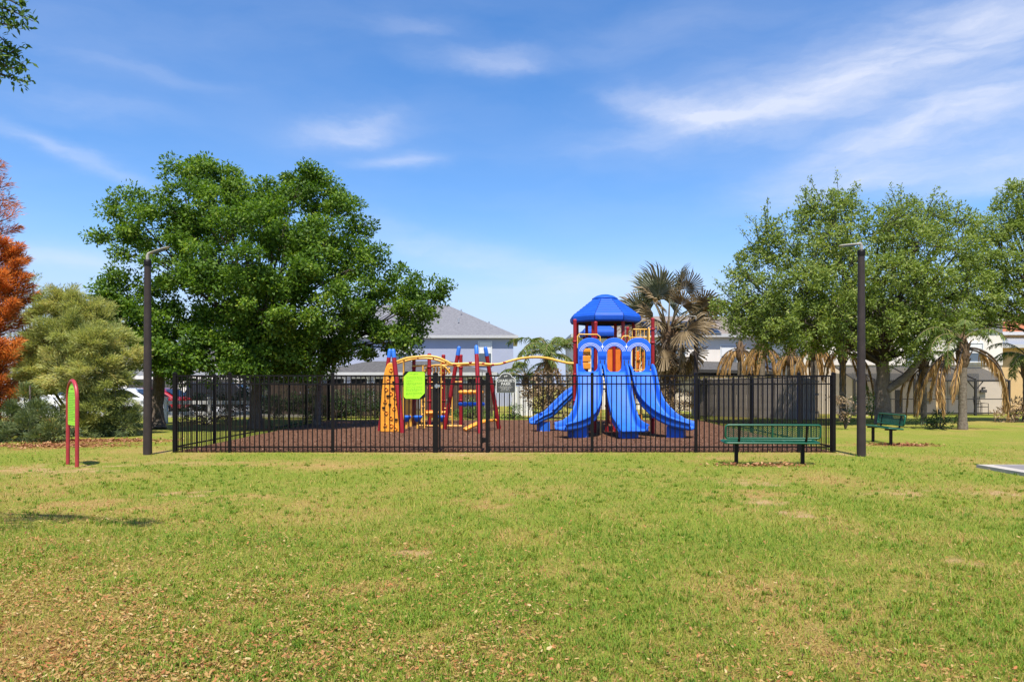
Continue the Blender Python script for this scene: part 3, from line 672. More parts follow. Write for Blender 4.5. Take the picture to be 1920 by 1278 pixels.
# ------------------------------------------------------------------ lamp posts
def lamp_post(pos, top, head_dir, label, head_pitch, r0=.098, r1=.072):
    t = thing('lamp_post', label, 'lamp post', pos, 0, 'bronze lamp posts round the playground')
    MB().tube([(0, 0, -.02), (0, 0, top*.33), (0, 0, top)], [r0, (r0*2+r1)/3, r1], 20).build('pole', M['bronze'], t)
    MB().lathe([(r1+.012, top-.12), (r1+.014, top-.05), (r1+.008, top), (.05, top+.012), (0.001, top+.012)], n=20).build('collar', M['black'], t)
    hx = 1 if head_dir > 0 else -1
    MB().tube([(0, 0, top), (0, 0, top+.10), (hx*.02, 0, top+.15), (hx*.10, 0, top+.15+.1*head_pitch)], [.036, .036, .034, .028], 12).build('bracket_arm', M['lampgrey'], t)
    prof = [(-.085, -.018), (.085, -.018), (.095, 0), (.075, .016), (.03, .026), (-.03, .026), (-.075, .016), (-.095, 0)]
    m = MB(); path = []; scs = [(.06, .55), (.10, .85), (.20, 1), (.36, .95), (.46, .7), (.50, .35)]
    vs = []; fs = []
    for (s, k) in scs:
        c = Vector((hx*s, 0, top+.14+s*head_pitch))
        for (a, b_) in prof: vs.append(c+Vector((0, a*k, b_*k*.9)))
    for i in range(len(scs)-1):
        for k in range(8): fs.append((i*8+k, i*8+(k+1) % 8, (i+1)*8+(k+1) % 8, (i+1)*8+k))
    m.add(vs, fs, True); m.add(vs[:8], [tuple(range(8))]); m.add(vs[-8:], [tuple(range(8))])
    hd = m.build('lamp_head', M['lampgrey'], t)
    MB().box((hx*.27, 0, top+.108+.27*head_pitch), (.26, .12, .012), ry=-math.atan(head_pitch)*hx).build('lens', M['glass'], hd)
    return t
lamp_post((-8.37, 17.15, 0), 4.46, 1, 'tall bronze lamp post beside the fence corner near the red framed sign', .34)
lamp_post((7.84, 16.76, 0), 4.62, -1, 'tall bronze lamp post in front of the spreading oak by the two benches', -.08)
p = W(1305, 723, 35.5); lamp_post((p.x, 35.5, 0), 4.72, -1, 'distant bronze lamp post beside the grey fan palm behind the playground', .12, .12, .09)

# ------------------------------------------------------------------ red framed sign
t = thing('information_sign', 'green notice panel in an arched red tube frame on the lawn', 'sign', (-8.69, 14.76, 0), math.atan2(-.60, .56)+math.pi)
hw, zt = .36, 1.68
arch = [(-hw, 0, -.05), (-hw, 0, .8), (-hw, 0, zt-hw)]+[(hw*math.cos(R(180-a)), 0, zt-hw+hw*math.sin(R(a))) for a in range(12, 180, 12)]+[(hw, 0, zt-hw), (hw, 0, .8), (hw, 0, -.05)]
MB().tube(arch, .037, 14).build('frame', M['red_sign'], t)
pa = [(-hw+.06, .80), (hw-.06, .80), (hw-.045, .83), (hw-.045, zt-hw)]+[((hw-.045)*math.cos(R(a)), zt-hw+(hw-.045)*math.sin(R(a))) for a in range(15, 180, 15)]+[(-hw+.045, zt-hw), (-hw+.045, .83)]
shape2d('panel', pa, (), .02, .003, M['lime2'], t)
for sgn in (-1, 1):
    Tm = Matrix.Rotation(0 if sgn < 0 else math.pi, 4, 'Z') @ Matrix.Translation((0, -.0115, 0))
    rows = [(1.52, -.10, .10, .03)]+[(1.44-.034*i, -.27, .24-(.12 if i % 4 == 3 else 0), .015) for i in range(18)]
    lines_of_print('print', M['ink'], t, rows, Tm, (0, 0, 0), 5+sgn)
    MB().box((0, sgn*.0112, .86), (.5, .0014, .02)).build('stripe', M['lime'], t)

# ------------------------------------------------------------------ green benches
def make_bench(L, label, pos, rz):
    t = thing('park_bench', label, 'bench', pos, rz, 'green perforated metal benches')
    def lattice(name, w, h, mat4, par, rim=.022):
        m = MB(); st = .042
        k = int(w/st)
        for i in range(-int(h/st)-1, k+int(h/st)+2):
            for sg in (1, -1):
                x0 = -w/2+i*st; pts = []
                a, b_ = Vector((x0, 0, -h/2)), Vector((x0+sg*h, 0, h/2))
                # clip in x
                if max(a.x, b_.x) < -w/2 or min(a.x, b_.x) > w/2: continue
                def cl(p, q):
                    d = q-p
                    for lim in (-w/2, w/2):
                        if (p.x < lim and lim == -w/2) or (p.x > lim and lim == w/2): p = p+d*((lim-p.x)/d.x); d = q-p
                    return p
                a2 = cl(a, b_); b2 = cl(b_, a2)
                if (a2-b2).length < .01: continue
                dd = (b2-a2).normalized(); nn = Vector((-dd.z, 0, dd.x))*.0036
                vs = [a2-nn, b2-nn, b2+nn, a2+nn]; y = .0025*sg
                m.add([mat4 @ Vector((v.x, y-.003, v.z)) for v in vs]+[mat4 @ Vector((v.x, y+.003, v.z)) for v in vs], [(0, 1, 2, 3), (7, 6, 5, 4), (0, 4, 5, 1), (2, 6, 7, 3)])
        o = m.build(name+'_mesh', M['green'], par, fix=False); o['kind'] = 'stuff'
    # seat: rolled-edge frame with expanded metal
    def framed(name, w, h, mat4):
        m = MB(); c = .05
        pts = []
        for (cx, cz, a0) in ((w/2-c, h/2-c, 0), (-w/2+c, h/2-c, 90), (-w/2+c, -h/2+c, 180), (w/2-c, -h/2+c, 270)):
            for a in range(0, 91, 30): pts.append(Vector((cx+c*math.cos(R(a0+a)), 0, cz+c*math.sin(R(a0+a)))))
        pts.append(pts[0]); m.tube([mat4 @ q for q in pts], .021, 8, cap=False)
        for x in (-w/6, w/6) if name == 'seat' else (0,): m.box((0, 0, 0), (.03, .012, h-.05)); m.v[-8:] = [tuple(mat4 @ (Vector(v)+Vector((x, 0, 0)))) for v in m.v[-8:]]
        o = m.build(name, M['green'], t); lattice(name, w-.04, h-.04, mat4, o); return o
    framed('seat', L, .40, Matrix.Translation((0, .0, .46)) @ Matrix.Rotation(R(94), 4, 'X'))
    framed('backrest', L, .27, Matrix.Translation((0, -.225, .675)) @ Matrix.Rotation(R(9), 4, 'X'))
    for x in (-L/2+.27, L/2-.27):
        MB().box((x, .02, .20), (.065, .065, .46)).build('leg', M['black'], t)
        MB().tube([(x, .17, .43), (x, -.10, .425), (x, -.185, .46), (x, -.215, .56), (x, -.25, .79)], .026, 8).box((x, .02, .425), (.09, .30, .014)).build('support_arm', M['black'], t)
    return t
b1 = G(1443, 869.5); make_bench(1.86, 'green metal bench seen from behind, standing close to the fence', (b1.x, b1.y+.0, -.01), R(-3))
make_bench(1.80, 'green metal bench turned sideways on red mulch, between the lamp post and the oak trunk', (10.17, 20.5, -.01), R(84))
# ------------------------------------------------------------------ play tower with slides
PT = thing('play_tower', 'tall red and blue play tower with domed roof, arched front panel and wavy slides', 'play structure', (3.3, 25.0, 0))
def pw(mb, name, mat, par=None, **k): return mb.build(name, mat, par or PT, world=True, **k)
def post(px, Y, ztop, par=PT, r=.058, mat='red', cap=True, z0=0.0, rings=()):
    X = (px-HX)/F*Y
    m = MB().tube([(X, Y, z0), (X, Y, ztop)], r, 14)
    if cap: m.lathe([(r*1.05, ztop-.02), (r*1.08, ztop+.02), (r*.8, ztop+.05), (.001, ztop+.06)], (X, Y, 0), 14)
    o = m.build('post', M[mat], par, world=True)
    if rings:
        mm = MB()
        for z in rings: mm.lathe([(r, z-.035), (r+.016, z-.03), (r+.016, z+.03), (r, z+.035)], (X, Y, 0), 14)
        mm.build('clamp', M[mat], o, world=True)
    return o
post(1078, 24.35, 3.70, rings=(3.02, 1.95, 1.1)); post(1224, 24.35, 3.74, rings=(3.42, 2.98, 1.95, .5))
post(1117, 24.75, 3.66, rings=(2.95,)); post(1112, 25.1, 3.88, cap=False, rings=(1.95,)); post(1168, 25.1, 3.88, cap=False, rings=(1.95, 2.95))
post(1100, 27.0, 3.9, cap=False); post(1154, 27.0, 3.9, cap=False); post(1188, 26.3, 3.9, cap=False, rings=(1.95,)); post(1177, 27.6, 3.7); post(1082, 26.2, 3.9, cap=False)
post(1138, 25.3, 1.98, cap=False, rings=(.9, 1.4))
# deck
dk = MB(); oc = Vector((3.35, 26.0, 0)); k = 8
pts = [(2.14, 24.45), (4.50, 24.45), (4.55, 25.6), (4.1, 26.9), (2.5, 27.1), (2.1, 26.0)]
dk.add([(p[0], p[1], 1.93) for p in pts]+[(p[0], p[1], 2.0) for p in pts], [tuple(range(6))[::-1], tuple(range(6, 12))]+[(i, (i+1) % 6, 6+(i+1) % 6, 6+i) for i in range(6)])
pw(dk, 'deck', M['deck'])
# domed roof: eight stepped panels, a hub and an underside
rc = Vector((3.235, 26.0, 0))
def roof(center, ap, prof, name_par, n=8, steps=7):
    rf = None
    base = MB(); c = center
    for kf in range(n):
        a0 = (kf-.5)*2*math.pi/n-math.pi/2; a1 = (kf+.5)*2*math.pi/n-math.pi/2; cs = math.cos(math.pi/n)
        m = MB(); vs = []; fs = []
        shr = .012
        for (r, z) in prof:
            for q in (0, 1):
                a = (a0, a1)[q]; R_ = r/cs; v = Vector((math.cos(a), math.sin(a), 0))*R_
                w_ = Vector((math.cos((a0+a1)/2+math.pi/2), math.sin((a0+a1)/2+math.pi/2), 0))*(shr*(1 if q == 0 else -1))
                vs.append(c+v+w_+Vector((0, 0, z)))
        for i in range(len(prof)-1): fs.append((2*i, 2*i+1, 2*i+3, 2*i+2))
        m.add(vs, fs)
        # underside
        un = [Vector(v)-Vector((0, 0, .03))-(Vector(v)-c).normalized()*.02 for v in vs]
        m.add(un, [f[::-1] for f in fs]); n_ = len(vs)
        m.add([vs[0], vs[1], un[1], un[0]], [(0, 1, 2, 3)])
        for q in (0, 1):
            m.add([vs[2*i+q] for i in range(len(prof))]+[un[2*i+q] for i in range(len(prof))], [(i, i+1, len(prof)+i+1, len(prof)+i) for i in range(len(prof)-1)])
        o = m.build('roof_panel', M['blue_roof'], name_par, world=True)
        # seam rib between panels
        rib = MB(); rp = []
        for (r, z) in prof: rp.append(c+Vector((math.cos(a0), math.sin(a0), 0))*(r/cs-.012)+Vector((0, 0, z-.012)))
        rib.tube(rp, .021, 6); rib.build('seam', M['blue_seam'], o, world=True)
def stepped(r0, z0, r1, z1, n):
    out = []
    for i in range(n):
        t = i/n; t2 = (i+1)/n
        out += [(r0+(r1-r0)*t, z0+(z1-z0)*t+.016), (r0+(r1-r0)*(t2-.02), z0+(z1-z0)*(t2-.02)-.004)]
    return out
prof = [(1.06, 3.79), (1.13, 3.80), (1.165, 3.85), (1.168, 3.93), (1.13, 4.0)]+stepped(1.11, 4.015, .37, 4.61, 7)
roof(rc, 1.1, prof, PT)
pw(MB().lathe([(.33, 4.57), (.44, 4.575), (.45, 4.61), (.40, 4.64), (.30, 4.70), (.15, 4.745), (.001, 4.76)], rc, 24), 'roof_hub', M['blue_roof'])
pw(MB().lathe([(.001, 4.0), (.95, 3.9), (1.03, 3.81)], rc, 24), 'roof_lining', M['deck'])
# facade: arched panel, holes, printed rainbows and stars
FYY = 24.18; CX = [2.536, 3.312, 4.088]; P0, P1 = 2.135, 4.49
ol = [(P0, 2.36), (P0, 2.92)]
for i, c in enumerate(CX):
    ol += [(c+.388*math.cos(R(180-a))*1.0, 2.86+.275*math.sin(R(a))) for a in range(22, 159, 8)]
    if i < 2: ol.append((c+.388, 2.945))
ol += [(P1, 2.92), (P1, 2.36), (P1-.03, 2.0), (P1-.06, 1.86)]
for i in (2, 1, 0):
    c = CX[i]
    ol += [(c+.34, 1.84), (c-.34, 1.84)]
    if i: ol += [(c-.36, 2.02), (c-.388, 2.14), (c-.416, 2.02)]
ol += [(P0+.06, 1.86), (P0+.03, 2.0)]
holes = []
for c in CX:
    holes.append([(c+.24*math.cos(R(a)), 2.62+.235*math.sin(R(a))) for a in range(0, 181, 12)]+[(c-.245, 2.35)]+[(c+.235*math.cos(R(a)), 2.20+.19*math.sin(R(a))) for a in range(192, 349, 12)]+[(c+.245, 2.35)])
offp = Vector((3.3, 25.0, 0))
fc = shape2d('front_panel', ol, holes, .07, .014, M['blue'], PT, Matrix.Translation((0, FYY, 0)), off=offp)
yf = FYY-.0375; m = MB(); RX = lambda c, a, r, q: (c+r*math.cos(a), yf, 2.62+q*math.sin(a))
for c in CX:
    for (r, q, w) in ((.366, .345, .013), (.322, .305, .012), (.280, .268, .011)):
        vs = []; fs = []; nn = 26
        for i in range(nn+1):
            a = R(14+152*i/nn); vs += [RX(c, a, r-w/2, q-w/2), RX(c, a, r+w/2, q+w/2)]
        for i in range(nn): fs.append((2*i, 2*i+1, 2*i+3, 2*i+2))
        m.add(vs, fs)
pw(m, 'rainbow_print', M['white'], fc, fix=False)
m = MB()
for cx_ in ((CX[0]+CX[1])/2, (CX[1]+CX[2])/2):
    cz = 2.845; vs = [(cx_, yf, cz)]
    for i in range(8):
        rr = (.105 if i % 4 == 0 else .078) if i % 2 == 0 else .024
        a = R(90+45*i); vs.append((cx_+rr*math.cos(a), yf, cz+rr*math.sin(a)))
    m.add(vs, [(0, i+1, (i+1) % 8+1) for i in range(8)])
pw(m, 'star_print', M['white'], fc, fix=False)
m = MB()
for (a, b_) in ((P0+.02, CX[0]-.27), (CX[0]+.27, CX[1]-.27), (CX[1]+.27, CX[2]-.27), (CX[2]+.27, P1-.02)):
    for z in (2.545, 2.505, 2.465): m.box(((a+b_)/2, yf-.004, z), (b_-a, .012, .014))
pw(m, 'band_ridge', M['blue'], fc)
for c in ((P0+CX[0]-.27)/2, (CX[0]+CX[1])/2-.07, (CX[0]+CX[1])/2+.07, (CX[1]+CX[2])/2-.07, (CX[1]+CX[2])/2+.07, (P1+CX[2]+.27)/2): pw(MB().box((c, yf-.002, 2.33), (.028, .012, .16)), 'grip_slot', M['deck'], fc)

# slides
def chan(hw, h, t):
    pr = []
    for (cx, s0) in ((hw-.07, 0),):
        pass
    o = [(-hw-.03, h+.0), (-hw-.035, h-.05), (-hw+.0, h-.06)]
    o += [(-hw+.07+.085*math.cos(R(a)), .07+.085*math.sin(R(a))-t) for a in range(180, 271, 22)]
    o += [(hw-.07+.085*math.cos(R(a)), .07+.085*math.sin(R(a))-t) for a in range(270, 361, 22)]
    o += [(hw+.0, h-.06), (hw+.035, h-.05), (hw+.03, h), (hw-.005, h+.022), (hw-.035, h)]
    o += [(hw-.105+.07*math.cos(R(a)), .07+.07*math.sin(R(a))) for a in range(360, 269, -22)]
    o += [(-hw+.105+.07*math.cos(R(a)), .07+.07*math.sin(R(a))) for a in range(270, 179, -22)]
    o += [(-hw+.035, h), (-hw+.005, h+.022)]
    return o
def slide(pts, hw=.375, h=.24, foot=None, name='slide', flare=.14):
    path = spline(pts, 9); m = MB(); base = chan(hw, h, .03); n = len(base); vs = []; fs = []; mm = len(path)
    for i in range(mm):
        t = (path[min(i+1, mm-1)]-path[max(i-1, 0)]).normalized(); sd_ = t.cross(Vector((0, 0, 1))).normalized(); u = sd_.cross(t).normalized()
        k = i/(mm-1); fl = 1+flare*max(0, (k-.72)/.28)**1.5; hh = 1-.25*max(0, (k-.8)/.2)
        for (a, b_) in base: vs.append(path[i]+sd_*a*fl+u*b_*(hh if b_ > .1 else 1))
    for i in range(mm-1):
        for j in range(n): fs.append((i*n+j, i*n+(j+1) % n, (i+1)*n+(j+1) % n, (i+1)*n+j))
    m.add(vs, fs, True); m.add(vs[:n], [tuple(range(n))[::-1]]); m.add(vs[-n:], [tuple(range(n))])
    # rolled exit lip
    t = (path[-1]-path[-3]).normalized(); sd_ = t.cross(Vector((0, 0, 1))).normalized(); e = path[-1]+Vector((0, 0, -.01))
    lw = hw*(1+flare)
    m.tube([e-sd_*(lw-.02)+Vector((0, 0, .11)), e-sd_*(lw-.05)+Vector((0, 0, .03)), e-sd_*(lw-.12), e+sd_*(lw-.12), e+sd_*(lw-.05)+Vector((0, 0, .03)), e+sd_*(lw-.02)+Vector((0, 0, .11))], .035, 8)
    # stiffening ridges underneath
    for k in (.3, .45, .6):
        i = int(k*mm); t = (path[i+1]-path[i-1]).normalized(); sd2 = t.cross(Vector((0, 0, 1))).normalized(); u = sd2.cross(t)
        m.tube([path[i]-sd2*(hw-.02)-u*.03, path[i]+sd2*(hw-.02)-u*.03], .035, 8)
    o = pw(m, name, M['blue'])
    if foot:
        c, sz, rz = foot
        b_ = MB(); b_.box((c[0], c[1], sz[2]/2), sz, rz); pw(b_, 'slide_foot', M['blue'], o, bevel=.03)
    return o
slide([(2.47, 24.12, 2.03), (2.46, 23.86, 1.93), (2.42, 23.30, 1.10), (2.22, 22.78, .58), (1.88, 22.45, .35), (1.45, 22.28, .28)], foot=((1.98, 22.50, 0), (.48, .44, .36), R(25)))
slide([(3.31, 24.12, 2.03), (3.31, 23.86, 1.93), (3.35, 23.25, 1.08), (3.40, 22.65, .50), (3.46, 22.20, .31), (3.54, 21.80, .27)], foot=((3.46, 22.22, 0), (.50, .44, .30), R(8)), flare=.22)
slide([(4.15, 24.12, 2.03), (4.16, 23.86, 1.93), (4.26, 23.35, 1.13), (4.55, 22.85, .66), (4.92, 22.52, .40), (5.38, 22.30, .30)], foot=((4.95, 22.52, 0), (.50, .44, .38), R(-25)))
slide([(2.35, 26.25, 1.42), (2.08, 26.15, 1.26), (1.66, 25.95, .88), (1.32, 25.8, .56), (1.03, 25.68, .43), (.72, 25.55, .30)], hw=.25, h=.17, foot=((1.08, 25.68, 0), (.36, .36, .34), R(20)), name='wave_slide')
# second, lower roof behind
rc2 = Vector(((1121-HX)/F*30.5, 30.5, 0))
roof(rc2, .6, [(.60, 3.60), (.66, 3.62), (.68, 3.70), (.66, 3.78)]+stepped(.64, 3.80, .10, 4.32, 5), PT, n=4)
pw(MB().lathe([(.13, 4.28), (.15, 4.31), (.001, 4.40)], rc2, 12), 'roof_hub', M['blue_roof'])
for dx in (-.5, .5):
    for dy in (-.5, .5): post((rc2.x+dx)/(rc2.y+dy)*F+HX, rc2.y+dy, 3.62, cap=False)
m = MB().bbox((rc2.x-.55, rc2.y-.55, 1.42), (rc2.x+.55, rc2.y+.55, 1.48)); m.bbox((2.7, 27.0, 1.62), (3.7, 29.95, 1.68)); pw(m, 'bridge_deck', M['deck'])
# yellow rails and barriers
def rail(par, name, pts, r=.022, mat='yellow', n=8): return MB().tube(pts, r, n).build(name, M[mat], par, world=True)
bx0, bx1, by = (1178-HX)/F*25.4, (1223-HX)/F*25.4, 25.4
ba = rail(PT, 'barrier', [(bx0, by, 2.06), (bx0, by, 3.44), (bx0+.06, by, 3.5), (bx1-.06, by, 3.5), (bx1, by, 3.44), (bx1, by, 2.06)], .022)
for z in (3.22, 2.12): rail(ba, 'cross_rail', [(bx0, by, z), (bx1, by, z)], .018)
for i in range(1, 6): rail(ba, 'baluster', [(bx0+(bx1-bx0)*i/6, by, 2.12), (bx0+(bx1-bx0)*i/6, by, 3.5)], .015)
bb = rail(PT, 'barrier', [(4.52, 24.6, 2.06), (4.52, 24.6, 3.44), (4.52, 24.7, 3.5), (4.58, 25.2, 3.5), (4.58, 25.35, 2.06)], .02)
for i in range(1, 5): rail(bb, 'baluster', [(4.52+.012*i, 24.6+.15*i, 2.12), (4.52+.012*i, 24.6+.15*i, 3.5)], .014)
rail(PT, 'hand_loop', [W(1083, 652, 24.5), W(1083, 630, 24.5), W(1086, 626.5, 24.5), W(1120, 627, 24.5), W(1125, 631, 24.5), W(1125, 652, 24.5)], .022)
rail(PT, 'hand_loop', [W(1166, 652, 24.5), W(1166, 634, 24.5), W(1169, 630, 24.5), W(1178, 629.5, 24.5), W(1181, 634, 24.5), W(1181, 652, 24.5)], .022)
rail(PT, 'hand_loop', [W(1126, 818, 24.0), W(1126, 770, 24.3), W(1124, 764, 24.4)], .02)
# panels seen through the arched openings
for (x0, x1, z0, z1, Y) in ((1139, 1149, 2.05, 2.86, 25.3), (1154, 1168, 2.05, 2.86, 25.3), (1192, 1199, 2.05, 2.78, 25.9), (1204, 1209, 2.05, 2.74, 25.7)):
    a, b_ = (x0-HX)/F*Y, (x1-HX)/F*Y
    pw(MB().bbox((a, Y, z0), (b_, Y+.05, z1)), 'side_panel', M['orange_dark'], bevel=.012)
post(1151.5, 25.2, 2.95, r=.05)
gp = pw(MB().bbox((2.34, 25.02, 2.02), (2.46, 25.06, 2.92)).bbox((2.66, 25.02, 2.02), (2.80, 25.06, 2.92)).bbox((2.34, 25.02, 2.86), (2.80, 25.06, 2.96)), 'game_frame', M['blue'], bevel=.01)
for i in range(3):
    c = ((1098.5-HX)/F*24.85, 24.85, 2.24+.235*i)
    pw(MB().box(c, (.31, .14, .215)), 'turning_block', M['orange'], gp, bevel=.03)
post(1117, 25.4, 2.95, r=.05)
# ladder under the deck at right and steps at left
for x in (1190, 1203): rail(PT, 'ladder_side', [((x-HX)/F*25, 25.0, 0), ((x-HX)/F*25, 25.3, 1.95)], .035, 'orange')
for i in range(5): rail(PT, 'ladder_rung', [((1190-HX)/F*25, 25.02+.05*i, .3+.33*i), ((1203-HX)/F*25, 25.02+.05*i, .3+.33*i)], .022, 'orange')
for i in range(4): rail(PT, 'ladder_rung', [((1079-HX)/F*25, 24.9, .75+.34*i), ((1093-HX)/F*25, 24.9, .75+.34*i)], .02, 'white_paint')
for x in (1079, 1093): rail(PT, 'ladder_side', [((x-HX)/F*25, 24.9, 0), ((x-HX)/F*25, 24.9, 2.0)], .03, 'red')

# ------------------------------------------------------------------ climbing frame with leaning posts and wavy overhead rails
CF = thing('climbing_frame', 'leaning red posts with blue tips, an orange climbing wall and wavy yellow rail', 'climbing frame', (-2.0, 25.5, 0))
def lean(b, tip, r=.078, r2=.066):
    b = Vector(b); tip = Vector(tip); d = (tip-b)
    o = MB().tube([b, b+d*.9], [r, r2+.003], 16).build('post', M['red'], CF, world=True)
    MB().tube([b+d*.9, b+d*.985, tip, tip+d.normalized()*.02], [r2+.007, r2+.004, r2-.01, r2-.035], 16).build('tip', M['bluecap'], o, world=True)
lean(G(712, 809), W(731, 655, 25.9)); lean(G(755, 812.5), W(737, 655, 25.0), .088, .07)
lean(G(833, 806), W(861, 650, 26.4)); lean(G(900, 813.5), W(893, 648, 25.2), .084, .066); lean(G(936, 805.5), W(910, 651, 26.2))
# orange climbing wall with holds
YW = 25.15
def px2(pts): return [((x-HX)/F*YW, EYE+(HY-y)/F*YW) for x, y in pts]
wall = px2([(712.5, 809), (754, 810), (752, 776), (748, 730), (744, 700), (740.5, 688), (736, 681), (731.5, 679.5), (727, 682), (723, 690), (719.5, 704), (716, 735), (713.5, 775)])
cw = shape2d('climbing_wall', wall, (), .12, .03, M['climb_orange'], CF, Matrix.Translation((0, YW, 0)), off=CF.location)
rr = random.Random(3)
for (x, y, big) in [(733, 693, 1), (728, 713, 1), (738, 716, 0), (724, 729, 1), (733, 737, 1), (741, 744, 1), (722, 752, 1), (731, 758, 0), (739, 765, 1), (724, 773, 1), (733, 783, 1), (743, 786, 0), (722, 796, 1), (734, 797, 1), (741, 803, 1), (731, 705, 0), (727, 742, 0), (736, 728, 0), (745, 757, 0), (719, 764, 0)]:
    c = W(x, y, YW-.075); a = rr.uniform(0, 6)
    m = MB()
    if big:
        ring = [(c.x+.057*math.cos(k*.628), c.y-.0+.012*math.sin(k*2+a), c.z+.057*math.sin(k*.628)) for k in range(11)]
        m.tube(ring, .018, 6, cap=False); MB().ball((c.x, c.y+.03, c.z), .036, 8, (1, .5, 1)).build('hold_recess', M['orange_dark'], cw, world=True)
        m.build('climbing_hold', M['climb_orange'], cw, world=True)
    else: m.ball(c, .045, 8, (1.2, .9, .8)).build('climbing_hold', M['black'], cw, world=True)
# overhead rails
Y0 = 25.5
rail(CF, 'wave_rail', spline([W(744, 678, Y0-.3), W(760, 672, Y0-.3), W(780, 669, Y0-.3), W(803, 667.5, Y0-.3), W(822, 670.5, Y0-.3), W(838, 677.5, Y0-.3), W(848, 682, Y0-.3), W(870, 681.5, Y0-.3), W(900, 681, Y0-.3), W(920, 683, Y0-.3), W(938, 682, Y0-.3), W(955, 677, Y0-.3), W(975, 672, Y0-.3), W(1000, 669.5, Y0-.4), W(1025, 671, Y0-.6), W(1050, 677, Y0-.9), W(1066, 680.5, Y0-1.1), W(1076, 681, Y0-1.15)], 5), .042, n=10)
rail(CF, 'wave_rail', spline([W(745, 681, Y0+.4), W(775, 673, Y0+.4), W(805, 672, Y0+.4), W(830, 678, Y0+.4), W(848, 684.5, Y0+.4), W(880, 684, Y0+.4), W(912, 684.5, Y0+.4), W(926, 684, Y0+.5)], 5), .038, n=10)
for x, y in ((757, 673), (783, 669), (812, 670), (835, 677)): rail(CF, 'rung', [W(x, y+.5, Y0-.3), W(x+1, y+3.5, Y0+.4)], .025)
rail(CF, 'cross_pipe', [W(858, 687, Y0+.1), W(868, 683, Y0+.1), W(880, 683, Y0+.1)], .035)
for x, y in ((852, 684), (882, 680), (906, 682), (924, 684), (946, 680)): MB().lathe([(.052, -.03), (.06, -.02), (.06, .02), (.052, .03)], W(x, y-.3, Y0-.3), 10).build('clamp', M['red'], CF, world=True)
# planks between two posts
def roller(name, x0, x1, y, Y, r, mat, wav=True):
    a, b_ = W(x0, y, Y), W(x1, y, Y); n = 14; pts = []; rs = []
    for i in range(n+1):
        pts.append(a.lerp(b_, i/n)); rs.append(r*(1+.18*math.cos(i*math.pi*2/3.5)) if wav else r)
    rs[0] = rs[-1] = r*.5
    return MB().tube(pts, rs, 12).build(name, M[mat], CF, world=True)
roller('balance_roller', 860, 906, 735, 25.8, .075, 'orange'); roller('balance_roller', 859, 909, 757.5, 25.9, .072, 'blue')
wp = [W(871, 806, 25.4), W(882, 800, 25.5), W(898, 793, 25.7), (W(912, 789, 26.0)), W(926, 788, 26.3)]
MB().sweep([(-.14, -.03), (.14, -.03), (.15, .03), (.1, .06), (-.1, .06), (-.15, .03)], spline(wp, 5)).build('wave_plank', M['orange'], CF, world=True)
rail(CF, 'plank_leg', [W(912, 810, 26.0)+Vector((0, 0, -.1)), W(912, 790, 26.0)], .04, 'orange')
rail(CF, 'step_rail', [W(757, 815, 25.6), W(757, 676, 25.6)], .035); 
rail(CF, 'step_rail', [W(793, 684, 26.0), W(793, 705, 26.0)], .03)

# ------------------------------------------------------------------ ladder frame with pods, behind the lime sign
LF = thing('ladder_frame', 'red posted frame with yellow overhead ladder and blue step pods behind the lime sign', 'climbing frame', (-3.2, 29.0, 0))
for px, Yp, py in ((776, 29.6, 668), (805, 28.6, 665), (831.5, 29.2, 667), (864, 29.6, 667)):
    post(px, Yp, EYE+(HY-py)/F*Yp, LF, .072, rings=(2.3, 1.0))
Yl = 29.1
rail(LF, 'top_pipe', [W(773, 686, Yl), W(805, 685, Yl), W(864, 684, Yl)], .036)
lo = rail(LF, 'overhead_ladder', spline([W(794, 701, Yl-.2), W(801, 689, Yl-.2), W(815, 684.5, Yl-.2), W(832, 686, Yl-.2), W(844, 699, Yl-.2)], 5), .03)
lo2 = rail(LF, 'overhead_ladder', spline([W(796, 702, Yl+.5), W(803, 690, Yl+.5), W(816, 686, Yl+.5), W(832, 687, Yl+.5), W(843, 700, Yl+.5)], 5), .03)
for x in (800, 806, 812, 818, 824, 830, 836, 841):
    rail(LF, 'rung', [W(x+1, 686+abs(x-818)*.18, Yl-.2), W(x+2.5, 693+abs(x-818)*.12, Yl+.1), W(x+.5, 701, Yl-.05)], .03)
hl = rail(LF, 'hand_loop', [W(848, 800, 28.2), W(848, 722, 28.2), W(850, 716.5, 28.2), W(853, 715.5, 28.2), W(866, 715.5, 28.2)], .026)
for y in (765, 781, 797): rail(LF, 'rung', [W(833, y, 28.2), W(848, y, 28.2)], .02)
rail(LF, 'ladder_side', [W(827, 812, 27.8), W(827, 672, 27.8)], .025)
for x in (790.5, 796): rail(LF, 'ladder_side', [W(x, 808, 27.4), W(x, 742, 27.6)], .022)
for y in (748, 762, 776, 790, 802): rail(LF, 'rung', [W(790.5, y, 27.5), W(796, y, 27.5)], .018)
rail(LF, 'base_rail', [W(784, 797, 28), W(812, 798, 28), W(830, 798, 28), W(866, 798, 28)], .03)
rail(LF, 'base_rail', spline([W(784, 797, 28), W(783, 801, 27.6), W(786, 804, 27.4), W(795, 804, 27.4)], 4), .026)
for y in (716, 727): rail(LF, 'cross_pipe', [W(801, y, 28.6), W(832, y, 28.6)], .024)
for x, w_ in ((763, 3), (770, 3)): rail(LF, 'support_pole', [W(x, 799, 28.6), W(x, 746, 28.6)], .055)
for px in (762, 783, 829):
    c = W(px, 781, 27.2)
    sp = MB().lathe([(.001, -.19), (.07, -.185), (.12, -.11), (.17, -.02), (.175, .02), (.15, .045), (.001, .05)], c, 14).build('step_pod', M['blue'], LF, world=True)
    MB().tube([(c.x, c.y, 0), (c.x, c.y, c.z-.18)], .045, 10).build('pod_stem', M['yellow'], sp, world=True)
